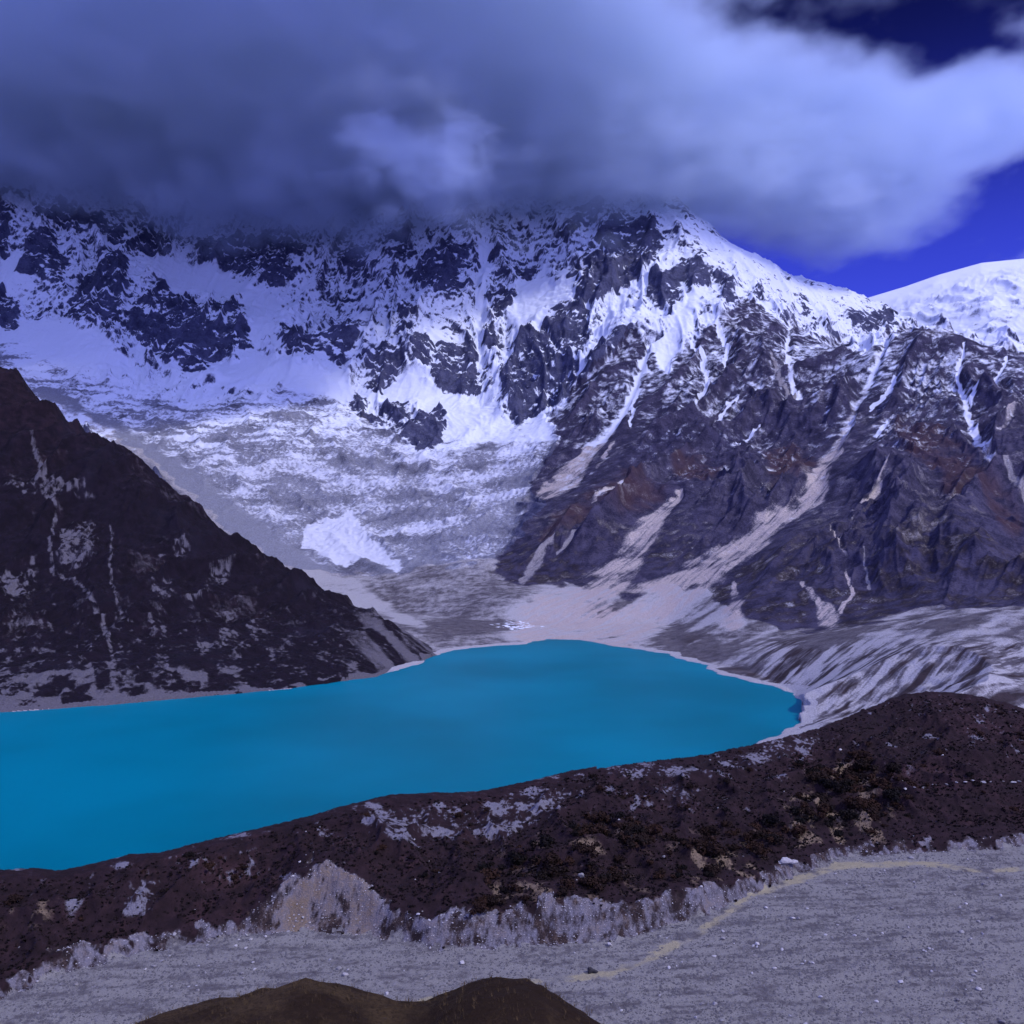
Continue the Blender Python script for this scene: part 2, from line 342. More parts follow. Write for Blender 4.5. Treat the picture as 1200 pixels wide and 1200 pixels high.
# ------------------------------------------------------------------ snow peak far behind on the right
rx = [700, 930, 985, 1010, 1060, 1100, 1150, 1200, 1300, 1500]
ry = [700, 400, 358, 351, 336, 322, 308, 303, 300, 310]
zr = H - (curve(rx, ry, PX) - 600) / F * 5000
B = zr - 0.55 * np.abs(5000 - Y32) + np.where(Y32 < 5000, 1, 0.3) * (fbm(X32, Y32, 500, 5, 0.5, 81) * 22 + strat * 0) * sstep(20, 260, np.abs(5000 - Y32))
B += (ridged(X32 + 0.5 * Y32, Y32, 260, 4, 0.5, 85) - .5) * 22 * sstep(60, 400, 5000 - Y32)
B = np.where(Y32 > 3150, B, -99).astype(f32)

# ------------------------------------------------------------------ dark hill on the left shore
CR = [(-900, 150, 2300), (-250, 270, 2100), (0, 425, 1700), (30, 450, 1690), (60, 480, 1670), (110, 511, 1640), (160, 541, 1610), (200, 576, 1590), (240, 605, 1570), (280, 636, 1545),
      (310, 656, 1525), (350, 674, 1500), (400, 702, 1465), (440, 721, 1435), (480, 746, 1395), (505, 764, 1360)]
CP = [W(*p) for p in CR] + [W(*p) for p in [(512, 769, 1335), (470, 785, 1240), (440, 794, 1165), (330, 809, 1085), (220, 819, 1032), (100, 829, 988), (0, 836, 960), (-250, 860, 870), (-900, 905, 740),
      (200, 700, 1300), (100, 605, 1480), (0, 600, 1440), (300, 752, 1235), (0, 752, 1150), (100, 700, 1270), (400, 762, 1230), (150, 640, 1420), (50, 520, 1600), (300, 700, 1400),
      (-250, 600, 1450), (0, 790, 1040), (150, 780, 1075)]]
for px, py, Yd in CR:
    x, y, z = W(px, py, Yd)
    CP.append((x - 60, y + 230, z * 0.45 - 45))
CP += [(0, 1450, -60), (0, 1250, -60), (-50, 1600, -60), (-150, 1000, -60), (-350, 850, -60), (-600, 760, -60), (-1000, 700, -60), (100, 1800, -90), (-400, 2200, -80)]
mC = (PX < 640) & (Y32 > 700) & (Y32 < 2600)
Cz = np.full(X.shape, -99.0, f32)
c0 = tps(CP)(X[mC], Y[mC]).astype(f32)
xc, yc = X32[mC], Y32[mC]
cst = sstep(6, 70, c0)
CPV = np.full(X.shape, 2000, f32); CPV[mC] = 600 - F * (c0 - H) / yc
cdir = ridged(xc * 0.8 - yc * 0.35 + 14 * nz(xc, yc, 150, 51), (xc * 0.35 + yc * 0.8) * 0.35, 110, 5, 0.5, 52)
Cz[mC] = c0 + cst * ((cdir - .55) * 14 + fbm(xc, yc, 70, 5, .55, 55) * 4) + sstep(0, 10, c0) * fbm(xc, yc, 22, 4, .6, 56) * 1.2
Cz = np.where(LSD > 0, np.minimum(Cz, -0.4 - 0.2 * LSD), Cz)
print('hill', time.time() - T0)

# ------------------------------------------------------------------ near moraine ridge and gravel plain
cx = [-300, -200, 0, 40, 70, 150, 190, 270, 360, 440, 470, 560, 590, 640, 720, 820, 905, 960, 1010, 1060, 1110, 1150, 1200, 1400]
cy = [1085, 1065, 1030, 1027, 1029, 1012, 1009, 987, 964, 940, 936, 932, 926, 915, 897, 885, 868, 853, 831, 812, 811, 816, 829, 850]
cY = [420, 430, 462, 468, 472, 480, 486, 505, 530, 560, 568, 585, 592, 610, 640, 670, 705, 740, 762, 775, 775, 772, 765, 740]
bx = [-300, -200, 0, 60, 170, 280, 360, 430, 500, 560, 640, 720, 800, 880, 985, 1080, 1160, 1200, 1400]
by = [1240, 1210, 1172, 1146, 1114, 1096, 1092, 1096, 1112, 1114, 1108, 1104, 1080, 1050, 1004, 999, 996, 990, 975]
tx = [-300, -200, 0, 60, 120, 170, 280, 320, 355, 385, 410, 430, 455, 500, 540, 590, 615, 640, 680, 720, 745, 800, 880, 985, 1080, 1160, 1200, 1400]
ty = [1236, 1206, 1164, 1127, 1112, 1104, 1085, 1060, 1036, 1030, 1036, 1056, 1070, 1089, 1080, 1082, 1074, 1064, 1066, 1073, 1070, 1052, 1034, 996, 991, 988, 980, 965]
mD = Y32 < 1000
pxd = PX[mD]; yd = Y32[mD]; xd = X32[mD]
wv = 5 * nz(xd, 0 * yd, 40, 91) + 1.5 * nz(xd, 0 * yd, 13, 92)
pw = pxd + wv
Yc = curve(cx, cY, pxd); zc = H - (curve(cx, cy, pxd) - 600) / F * Yc
zp0 = 1.6
Yb = (H - zp0) * F / (curve(bx, by, pw) - 600)
hb = np.maximum((curve(bx, by, pw) - curve(tx, ty, pw)) / F * Yb, 0.6)
wb = 0.9 * hb + 1.5
tb = np.clip((yd - Yb) / wb, 0, 1)
tm = np.clip((yd - Yb - wb) / np.maximum(Yc - Yb - wb, 10), 0, 1)
zbk = zp0 + hb
prof = tm ** 0.9 * (1 - 0.16 * np.sin(tm * math.pi))
zd = np.where(yd < Yb, zp0, np.where(yd < Yb + wb, zp0 + hb * sstep(0, 1, tb), zbk + (zc - zbk) * prof))
past = np.maximum(yd - Yc, 0)
zd = zd - np.where(past > 0, 0.02 * past + 0.32 * past * sstep(0, 40, past), 0)
inm = sstep(0.02, 0.15, tm)
hum = inm * (1 - 0.85 * sstep(0.72, 0.97, tm))
hum = np.where(past > 0, 0.15, hum)
edge_n = 3.2 * nz(xd, yd, 14, 99) + 1.6 * nz(xd, yd, 5, 89)
plain = sstep(1.2, -1.2, yd - Yb + edge_n).astype(f32)
bank = ((1 - plain) * sstep(1.2, -1.2, (yd - Yb - wb) + 1.5 * edge_n)).astype(f32)
zd += hum * ((ridged(xd, yd, 60, 4, .5, 93) - .5) * 4.5 + fbm(xd, yd, 120, 3, .5, 94) * 3.0)
zd += inm * fbm(xd, yd, 7, 3, .6, 95) * 0.32
zd += plain * (fbm(xd * 0.35 + 0.1 * yd, yd, 38, 4, .55, 96) * 0.55 + fbm(xd, yd, 4.5, 3, .65, 98) * 0.14)
zd += bank * fbm(xd, yd * 0.5, 13, 3, .55, 97) * 1.5 * sstep(2, 8, hb) * tb
zd = np.where((past > 0) & (pxd > 700), np.minimum(zd, 0.3 + 0.17 * np.clip(-LSD[mD], 0, 400) - 6 * (LSD[mD] > 0)), zd)
D = np.full(X.shape, -99.0, f32); D[mD] = zd
TM = np.zeros(X.shape, f32); TM[mD] = tm
PL = np.zeros(X.shape, f32); PL[mD] = plain
BK = np.zeros(X.shape, f32); BK[mD] = bank
HB = np.zeros(X.shape, f32); HB[mD] = hb

# ------------------------------------------------------------------ join the layers
Z = np.maximum(np.maximum(A, B), np.maximum(Cz, D))
lay = np.where(Z == D, 3, np.where(Z == Cz, 2, np.where(Z == B, 1, 0))).astype(np.int8)
print('layers', time.time() - T0)

# steepness of the finished surface
def normals_z(Zf):
    gx0 = np.gradient(Zf, axis=1) / np.gradient(X, axis=1)
    Xr = np.gradient(X, axis=0); Zr = np.gradient(Zf, axis=0); Yr = np.gradient(Y, axis=0)
    gy0 = (Zr - gx0 * Xr) / Yr
    return (1 / np.sqrt(1 + gx0 ** 2 + gy0 ** 2)).astype(f32), gx0.astype(f32), gy0.astype(f32)
NZ, GX, GY = normals_z(Z)

# ------------------------------------------------------------------ what lies where
# cover: R snow, G pale rubble, B heath, A warm grass / sand;  tone: R rusty soil, G light-dark variation, B dirt in the ice
snow = np.zeros(X.shape, f32); pale = np.zeros(X.shape, f32); heath = np.zeros(X.shape, f32); tan = np.zeros(X.shape, f32)
rust = np.zeros(X.shape, f32); dirt = np.zeros(X.shape, f32)
isA = lay == 0
crest_py = curve([700, 760, 800, 830, 870, 920, 960, 1010, 1060], [232, 235, 243, 281, 307, 330, 343, 354, 360], PX)
crest = (sstep(38, 6, PV - crest_py) * sstep(740, 800, PX) * sstep(1090, 1040, PX)).astype(f32)
n_f = fbm(X32, Y32 + 0.6 * z32, 36, 4, 0.65, 101)
n_m = fbm(X32 * 0.6, Y32 * 0.6 + 0.6 * z32, 120, 4, 0.6, 105)
steep = sstep(0.66, 0.34, NZ)
veins = ridged(X32 + 20 * wob, Y32 * 0.7 + 0.5 * z32, 70, 4, 0.6, 119)
streak = fbm(X32 * 0.22 - 0.12 * z32, z32 * 1.6 + 0.2 * Y32, 46, 4, 0.6, 107) * sstep(620, 500, PV)
s_m = 0.98 - 0.50 * steep + 0.20 * n_m + 0.19 * n_f + 0.26 * np.clip(strat, -1, 0) * sstep(440, 330, PV) + crest * 0.08 - 0.34 * sstep(0.75, 1.25, veins) * sstep(450, 380, PV) - sstep(470, 560, PV) * 1.2 + 0.35 * smo - 0.5 * smo * (0.15 * n_m + 0.11 * n_f)
ledge = sstep(700, 350, PX)
s_m = s_m - rock * (0.80 - (0.22 + 0.34 * ledge) * np.clip(strat, -1, 1.3) - 0.26 * n_f - 0.2 * (0.55 - flut2) * (1 - ledge)) + runs * 0.75
s_f = 0.0 + 0.30 * sstep(580, 400, PV) + 0.20 * n_f * sstep(800, 380, PV) + 0.22 * (0.55 - flut) + 0.12 * n_m + gul * gsnow * 1.5 * sstep(640, 470, PV)
n_ff = fbm(X32, Y32 + z32, 15, 3, 0.7, 109)
n_b = fbm(X32 * 0.8, Y32 + z32, 260, 3, 0.5, 117)
s_g = 0.56 + (1 - .85 * smo) * (0.40 * n_b + 0.34 * n_m + 0.22 * n_f + 0.34 * n_ff + (0.22 + 0.36 * sstep(380, 250, PX)) * streak - 0.25 * steep) + 0.5 * smo - rock * (1.0 - 0.3 * n_f) + spatch * 1.2
s_g = s_g - 0.14 * sstep(430, 520, PV) - 0.22 * sstep(520, 640, PV) + 0.12 * sstep(420, 300, PX) * sstep(520, 470, PV)
s_g = s_g * (1 - lateral) + lateral * (0.22 * n_f + 0.1 * n_m - 0.05)
s_d = 0.0 + spatch * 1.2
w_f = flank; w_g = glac * (1 - flank); w_d = debr * (1 - flank) * (1 - w_g)
w_m = np.clip(1 - w_f - w_g - w_d, 0, 1)
sA = w_m * s_m + w_f * s_f + w_g * s_g + w_d * s_d
snow = np.where(isA, sA, 0)
stripe_ = fbm(X32 * 0.75 - Y32 * 0.66, (X32 * 0.66 + Y32 * 0.75) * 0.1, 16, 4, 0.65, 115)
pA = w_f * np.maximum(gul * (0.85 + 0.3 * stripe_), 0.10 + 0.22 * n_m + 0.16 * n_f ) + w_g * (0.78 + 0.22 * n_m) * (1 - rock) + w_d * (0.40 + 0.12 * n_f + 0.20 * n_m + 0.75 * gul - 0.5 * mound) + lateral * 0.5
pale = np.where(isA, pA, 0)
dirt = np.where(isA, np.clip(w_g * (1 - smo)  * sstep(470, 560, PV) * 0.6 + w_f * 0.3 * gul, 0, 1), 0)
rust = np.where(isA, red * w_f * (1 - gul) * (0.75 + 0.4 * n_m), 0)
heath = np.where(isA, w_f * sstep(520, 700, PV) * (0.42 + 0.45 * n_m + .3 * n_f) * (1 - gul), 0)
tan = np.where(isA, gul * (w_f + w_d) * sstep(440, 540, PV) * (0.66 + 0.35 * stripe_) * (gsnow < 0.5), tan)
# pale flats and striped moraine below the right flank
sd_al = X32 * 0.78 + Y32 * 0.62; sd_ac = X32 * 0.62 - Y32 * 0.78
stripe = fbm(sd_ac, sd_al * 0.16, 26, 4, 0.65, 111)
low_r = isA * w_d * sstep(850, 930, PX) * sstep(740, 765, PV)
pale = np.where(low_r > 0, pale + low_r * (stripe * 0.75 + 0.16), pale)
pale = np.where(isA & (w_d > 0.5) & (PX > 700), pale + 0.3 * fbm(sd_ac, sd_al * 0.2, 60, 3, .6, 113) * (1 - low_r), pale)
heath = heath + low_r * np.clip(-stripe * 1.2 - 0.35, 0, 1) + isA * w_d * mound * (0.35 + 0.5 * n_m) * sstep(700, 900, PX)
snow = snow + isA * w_d * (sstep(-10, 8, poly_sd(MX, MV, [(580, 737), (600, 727), (618, 730), (634, 742), (600, 748)], 14)) * (0.42 + 0.45 * n_f + 0.4 * n_ff))
shingle = isA & (outd < 14) & (LSD < 0)
pale = np.where(shingle, np.maximum(pale, 0.9), pale)
# far snow peak
isB = lay == 1
snow = np.where(isB, 1.08 - 0.45 * sstep(0.82, 0.55, NZ) + 0.16 * n_m, snow)
# left hill
isC = lay == 2
cn = fbm(X32, Y32, 45, 5, 0.6, 121); cl = fbm(X32, Y32, 160, 4, .55, 125)
PATCH = [[(75, 610), (110, 605), (112, 660), (68, 665)], [(0, 682), (45, 665), (35, 695), (-30, 700)], [(185, 640), (222, 637), (220, 648), (190, 645)],
         [(245, 660), (280, 655), (265, 675), (245, 672)], [(215, 695), (245, 685), (252, 700), (225, 705)], [(184, 680), (200, 678), (206, 690), (188, 692)],
         [(230, 752), (270, 738), (275, 752), (240, 762)], [(0, 562), (60, 560), (110, 575), (60, 585)], [(290, 728), (300, 728), (302, 748), (292, 748)],
         [(-60, 800), (40, 780), (45, 835), (-60, 850)]]
CMX = PX + 5 * cn; CMV = CPV + 5 * fbm(X32, Y32, 45, 4, .6, 128)
cp = np.zeros(X.shape, f32); hl = cp.copy()
mm = isC
if mm.any():
    t = np.zeros(mm.sum(), f32); tl = t.copy()
    for p in PATCH:
        t = np.maximum(t, sstep(-4, 4, poly_sd(CMX[mm], CMV[mm], p, 10)))
    for pts in [[(35, 510, 4), (50, 545, 6), (55, 580, 6), (66, 600, 5), (57, 640, 4), (60, 665, 5), (95, 690, 4), (115, 720, 5), (127, 750, 6), (135, 775, 6)],
                [(130, 620, 3), (130, 680, 4), (140, 710, 4), (145, 730, 5)], [(105, 780, 8), (110, 815, 8)], [(130, 775, 8), (133, 800, 9)]]:
        tl = np.maximum(tl, line_mask(PX[mm] + 2.0 * cn[mm], CPV[mm], pts, 0.6))
    cp[mm] = t; hl[mm] = tl
rim = sstep(772, 790, CPV) * sstep(330, 230, PX)
tipm = sstep(385, 450, PX) * sstep(690, 725, CPV) * 0.85
cf = fbm(X32, Y32, 12, 4, .65, 133)
pc = np.maximum(cp * (0.42 + 0.40 * cn + 0.55 * cf), hl * (0.55 + 0.4 * cf)) + rim * np.clip(0.25 + 0.9 * cn, 0, 1) + tipm * np.clip(0.55 + 0.8 * fbm(X32 * .5 + Y32 * .3, Y32 * 0.15, 40, 3, .6, 131), 0, 1) \
    + sstep(620, 790, CPV) * np.clip(cn + .6 * cf - 0.35, 0, 1) * 0.7 + 0.35 * np.clip(cl + .5 * cf - 0.5, 0, 1)
crest_c = sstep(60, 0, outd) * 0
pale = np.where(isC, pc + (outd < 7) * (cl > -0.15) * 0.8, pale)
heath = np.where(isC, 0.85 + 0.3 * cl - 0.5 * pc, heath)
rust = np.where(isC, 0.22 * sstep(0.3, 0.9, cl) + 0.30 * sstep(560, 480, CPV), rust)
# moraine and plain
isD = lay == 3
mn = fbm(X32, Y32, 26, 5, 0.6, 141); ml = fbm(X32 * 0.7, Y32, 110, 4, 0.5, 145)
upper = sstep(0.25, 0.7, TM)
PVZ = (600 - F * (Z - H) / Y).astype(f32)
stones = np.zeros(X.shape, f32)
if isD.any():
    m = isD; qx = PX[m] + 10 * mn[m]; qy = PVZ[m] + 7 * ml[m]
    t = np.zeros(m.sum(), f32)
    for p in [[(420, 950), (470, 948), (560, 955), (540, 985), (470, 985), (430, 975)], [(560, 955), (620, 925), (690, 920), (640, 955), (590, 985), (555, 980)],
              [(705, 905), (760, 893), (840, 892), (830, 908), (760, 915)], [(690, 960), (720, 955), (700, 975)], [(850, 885), (930, 868), (965, 862), (950, 885), (880, 900)],
              [(770, 925), (820, 920), (800, 945)], [(150, 1040), (185, 1035), (175, 1075), (140, 1070)], [(90, 1030), (115, 1025), (100, 1040)], [(330, 1030), (350, 1025), (345, 1040)],
              [(265, 1000), (300, 995), (280, 1006)]]:
        t = np.maximum(t, sstep(-8, 8, poly_sd(qx, qy, p, 16)))
    stones[m] = t
    t = np.zeros(m.sum(), f32)
    for p in [[(930, 915), (990, 890), (1050, 905), (1055, 985), (1000, 990), (940, 1000), (920, 960)], [(680, 985), (715, 980), (705, 1000), (685, 1000)],
              [(560, 1045), (590, 1040), (585, 1060)], [(615, 1040), (665, 1035), (660, 1050)], [(810, 1000), (900, 980), (900, 1020), (820, 1030)], [(20, 1050), (70, 1055), (60, 1090), (10, 1085)]]:
        t = np.maximum(t, sstep(-10, 10, poly_sd(qx, qy, p, 16)))
    tan[m] = t
    greyp = sstep(-10, 8, poly_sd(PX[m], PVZ[m], [(470, 1060), (540, 1030), (590, 1010), (560, 1050), (520, 1085), (500, 1087)], 16))
    stones[m] = np.maximum(stones[m], 0.22 * greyp)
mf = fbm(X32, Y32, 5, 3, .65, 149)
pD = sstep(0, 1, stones) * np.clip(0.24 + 0.75 * mn + 0.75 * mf, 0, 0.85) + 0.55 * upper * np.clip(0.5 * mn + 0.7 * mf + 0.3 * ml - 0.45, 0, 1) + np.clip(mn - 0.75, 0, 1) * 1.1 * upper + BK * np.clip(0.50 * sstep(0.8, 2.5, HB) + 0.35 * mn + 0.3 * mf, 0, 1)
wmz = (sstep(535, 600, PX) * sstep(950, 900, PX) * sstep(950, 985, PVZ) * (1 - PL) * (1 - BK)).astype(f32)
mnd = sstep(290, 350, PX) * sstep(460, 415, PX) * BK * np.clip(0.75 + 0.55 * mn + .3 * mf, 0, 1)
pD = np.clip(pD + mnd * 0.45, 0, 1)
tD = 0.30 * mnd + 0.24 * BK + 0.62 * tan * np.clip(0.35 + 1.1 * mn, 0, 1) * (1 - BK) + 0.12 * np.clip(mn, 0, 1) * (1 - PL) + 0.30 * wmz * np.clip(0.2 + mn + .5 * ml, 0, 1)
hD = np.clip(1.0 - BK * 1.2, 0, 1) * (0.9 + 0.2 * ml) + BK * (1 - mnd) * np.clip(0.6 * ml - 0.1, 0, .4)
rD = np.clip(0.12 + 0.35 * ml + 0.25 * mn, 0, 1) * (1 - PL) * (1 - BK)
# the gravel plain, with a dry sandy stream bed winding over it
pl_n = fbm(X32 * 0.16 + 0.1 * Y32, Y32 - 0.14 * X32, 9, 5, 0.7, 151)
braid = ridged(X32 * 0.22 + 0.06 * Y32 + 6 * ml, Y32 - 0.12 * X32, 34, 3, 0.5, 153)
bed = np.zeros(X.shape, f32)
if isD.any():
    m = isD & (PL > 0.5)
    bed[m] = line_mask(PX[m] + 4 * mn[m], PVZ[m] + 1.5 * pl_n[m], [(1300, 1018, 10), (1150, 1020, 8), (1080, 1012, 9), (985, 1014, 15), (930, 1032, 15), (880, 1048, 14), (845, 1075, 13), (810, 1098, 16), (770, 1118, 18), (715, 1142, 16),
                                         (640, 1148, 12), (560, 1160, 14), (500, 1172, 16), (400, 1195, 18), (250, 1240, 20)], 0.8, 0.66)
flat = sstep(-6, 6, poly_sd(PX, PVZ, [(985, 996), (1060, 990), (1140, 1000), (1130, 1014), (1000, 1020), (960, 1030)], 12)) * PL
pale = np.where(isD, PL * np.clip(0.70 + 0.30 * (braid - 0.5) + 0.30 * pl_n * (1 - .6 * flat) + 0.20 * mn + 0.16 * mf + flat * 0.3, 0.12, 1.1) + (1 - PL) * pD, pale)
tan = np.where(isD, PL * bed * (0.66 + 0.45 * mn) + (1 - PL) * tD, tan)
heath = np.where(isD, PL * np.clip(-pl_n * 0.6 - 0.35, 0, 0.4) * (1 - bed) + (1 - PL) * hD, heath)
rust = np.where(isD, rD, rust)
dirt = np.where(isD & (PL > 0.5), 0.1, dirt)
snow = np.where(isD | isC, 0, snow)
print('cover', time.time() - T0)

# ------------------------------------------------------------------ materials
def mat(name):
    m = bpy.data.materials.new(name); m.use_nodes = True
    nt = m.node_tree
    for n in list(nt.nodes): nt.nodes.remove(n)
    out = nt.nodes.new('ShaderNodeOutputMaterial')
    return m, nt, out
def N(nt, t, **kw):
    n = nt.nodes.new(t)
    for k, v in kw.items(): setattr(n, k, v)
    return n
def math_n(nt, op, a, b=None, c=None, clamp=False):
    n = N(nt, 'ShaderNodeMath', operation=op); n.use_clamp = clamp
    for i, v in enumerate((a, b, c)):
        if v is None: continue
        if isinstance(v, (int, float)): n.inputs[i].default_value = v
        else: nt.links.new(v, n.inputs[i])
    return n.outputs[0]
def mixc(nt, fac, a, b):
    n = N(nt, 'ShaderNodeMix', data_type='RGBA')
    for s, v in ((n.inputs[0], fac), (n.inputs[6], a), (n.inputs[7], b)):
        if isinstance(v, (int, float)): s.default_value = v
        elif isinstance(v, tuple): s.default_value = (*v, 1)
        else: nt.links.new(v, s)
    return n.outputs[2]
def noise(nt, vec, scale, detail=5, rough=.6, dim='3D'):
    n = N(nt, 'ShaderNodeTexNoise', noise_dimensions=dim)
    n.inputs['Scale'].default_value = scale; n.inputs['Detail'].default_value = detail; n.inputs['Roughness'].default_value = rough
    nt.links.new(vec, n.inputs['Vector'])
    return n.outputs['Fac']
def ramp(nt, fac, a, b):
    n = N(nt, 'ShaderNodeMapRange', interpolation_type='SMOOTHSTEP')
    n.inputs[1].default_value = a; n.inputs[2].default_value = b
    nt.links.new(fac, n.inputs[0])
    return n.outputs[0]

def terrain_material(name, fine, rock_c, rock_d, heath_c, pale_c, snow_c=(0.69, 0.725, 0.81), bump=1.0, lo=.36, hi=.66, jit=1.0, tan_c=(0.28, 0.25, 0.18)):
    """ground whose cover (snow, rubble, heath, sand) is read from the terrain's own map"""
    m, nt, out = mat(name)
    tc = N(nt, 'ShaderNodeTexCoord'); P = tc.outputs['Object']
    cov = N(nt, 'ShaderNodeAttribute', attribute_name='cover'); ton = N(nt, 'ShaderNodeAttribute', attribute_name='tone')
    sc = N(nt, 'ShaderNodeSeparateColor'); nt.links.new(cov.outputs['Color'], sc.inputs[0])
    st = N(nt, 'ShaderNodeSeparateColor'); nt.links.new(ton.outputs['Color'], st.inputs[0])
    n1 = noise(nt, P, 1 / (fine * 9), 6, .65); n2 = noise(nt, P, 1 / fine, 3, .6)
    d1 = math_n(nt, 'SUBTRACT', n1, 0.5); d2 = math_n(nt, 'SUBTRACT', n2, 0.5)
    j = math_n(nt, 'MULTIPLY_ADD', d1, 0.9 * jit, math_n(nt, 'MULTIPLY', d2, 0.5 * jit))
    def edge(v, a, b): return ramp(nt, math_n(nt, 'ADD', v, j), a, b)
    c = mixc(nt, ramp(nt, math_n(nt, 'ADD', n1, math_n(nt, 'MULTIPLY', d2, .6)), .32, .68), rock_d, rock_c)
    hv = mixc(nt, ramp(nt, n1, .35, .65), tuple(x * .55 for x in heath_c), heath_c)
    c = mixc(nt, edge(sc.outputs[2], .25, .75), c, hv)
    c = mixc(nt, math_n(nt, 'MULTIPLY', edge(st.outputs[0], .1, 1.0), .7), c, (0.050, 0.024, 0.027))
    pv = mixc(nt, ramp(nt, n2, .3, .7), tuple(x * .66 for x in pale_c), pale_c)
    c = mixc(nt, edge(sc.outputs[1], .15, .85), c, pv)
    c = mixc(nt, edge(cov.outputs['Alpha'], .2, .8), c, mixc(nt, ramp(nt, n2, .3, .7), tuple(x * .62 for x in tan_c), tan_c))
    sv = mixc(nt, st.outputs[2], snow_c, (0.42, 0.42, 0.49))
    sf = edge(sc.outputs[0], lo, hi)
    c = mixc(nt, sf, c, sv)
    b = N(nt, 'ShaderNodeBsdfPrincipled'); nt.links.new(c, b.inputs['Base Color'])
    b.inputs['Roughness'].default_value = 0.92; b.inputs['Specular IOR Level'].default_value = 0.15
    bm = N(nt, 'ShaderNodeBump'); bm.inputs['Distance'].default_value = fine * 1.6 * bump
    bs = math_n(nt, 'MULTIPLY_ADD', sf, -0.55, 0.9)
    nt.links.new(bs, bm.inputs['Strength'])
    nt.links.new(math_n(nt, 'ADD', n1, math_n(nt, 'MULTIPLY', n2, .35)), bm.inputs['Height'])
    nt.links.new(bm.outputs[0], b.inputs['Normal'])
    nt.links.new(b.outputs[0], out.inputs[0])
    return m
M_MTN = terrain_material('alpine_rock_and_snow', 4.5, (0.082, 0.085, 0.145), (0.034, 0.036, 0.074), (0.045, 0.034, 0.036), (0.36, 0.34, 0.35), lo=.27, hi=.72)  # blue haze of distance is painted into both rock colours
M_FLK = terrain_material('flank_rock', 3.0, (0.060, 0.053, 0.090), (0.018, 0.016, 0.036), (0.026, 0.018, 0.024), (0.27, 0.25, 0.265), bump=.55, jit=1.0, lo=.22, hi=.75, tan_c=(0.47, 0.40, 0.37))
M_ICE = terrain_material('rubble_covered_ice', 3.5, (0.085, 0.083, 0.12), (0.045, 0.043, 0.065), (0.05, 0.04, 0.045), (0.235, 0.24, 0.29), bump=.6, lo=.12, hi=1.0, jit=.75)
M_DEB = terrain_material('valley_rubble', 1.6, (0.13, 0.118, 0.13), (0.06, 0.052, 0.062), (0.045, 0.032, 0.036), (0.42, 0.405, 0.42), tan_c=(0.46, 0.39, 0.375))
M_HIL = terrain_material('hill_heath', 1.5, (0.022, 0.017, 0.030), (0.007, 0.0055, 0.012), (0.010, 0.0062, 0.0125), (0.12, 0.11, 0.13))
M_MOR = terrain_material('moraine_heath', 0.7, (0.04, 0.026, 0.027), (0.018, 0.012, 0.013), (0.023, 0.012, 0.015), (0.18, 0.17, 0.205), tan_c=(0.20, 0.145, 0.10))
M_PLN = terrain_material('gravel', 0.45, (0.14, 0.13, 0.135), (0.07, 0.062, 0.067), (0.055, 0.046, 0.05), (0.240, 0.228, 0.218), tan_c=(0.34, 0.30, 0.20))

# ------------------------------------------------------------------ terrain meshes, one per landform
ctr = lambda a: a[:-1, :-1]
reg = np.full((NR, NC), 0, np.int8)
reg[isA & (w_f > 0.5)] = 1
reg[isA & (w_g > 0.5)] = 2
reg[isA & (w_d > 0.5)] = 3
reg[isB] = 4; reg[isC] = 5; reg[isD] = 6; reg[isD & (PL > 0.5)] = 7
reg[isD & (PL > 0.5) & (bed > 0.55)] = 8
freg = reg[:-1, :-1].copy()
zmax = np.maximum(np.maximum(Z[:-1, :-1], Z[1:, :-1]), np.maximum(Z[:-1, 1:], Z[1:, 1:]))
freg[zmax < -6] = -1
idx = np.arange(NR * NC, dtype=np.int32).reshape(NR, NC)
cover = np.stack([snow, pale, heath, tan], -1).clip(-1, 2).astype(f32).reshape(-1, 4)
tone = np.stack([rust, np.zeros_like(rust), dirt, np.ones_like(rust)], -1).clip(-1, 2).astype(f32).reshape(-1, 4)
VX = np.stack([X, Y, Z], -1).astype(f32).reshape(-1, 3)
def describe(o, label, cat, kind=None, group=None):
    o['label'] = label; o['category'] = cat
    if kind: o['kind'] = kind
    if group: o['group'] = group
    return o
def grid_mesh(name, fm, material):
    q = np.stack([idx[:-1, :-1][fm], idx[:-1, 1:][fm], idx[1:, 1:][fm], idx[1:, :-1][fm]], -1)
    used, inv = np.unique(q.ravel(), return_inverse=True)
    me = bpy.data.meshes.new(name)
    me.vertices.add(len(used)); me.vertices.foreach_set('co', VX[used].ravel())
    me.loops.add(len(inv)); me.loops.foreach_set('vertex_index', inv.astype(np.int32))
    me.polygons.add(len(q)); me.polygons.foreach_set('loop_start', np.arange(0, len(inv), 4, dtype=np.int32))
    me.polygons.foreach_set('use_smooth', np.ones(len(q), bool))
    me.update(calc_edges=True)
    for nm, arr in (('cover', cover), ('tone', tone)):
        a = me.attributes.new(nm, 'FLOAT_COLOR', 'POINT'); a.data.foreach_set('color', arr[used].ravel())
    me.materials.append(material)
    o = bpy.data.objects.new(name, me); C.objects.link(o)
    return o
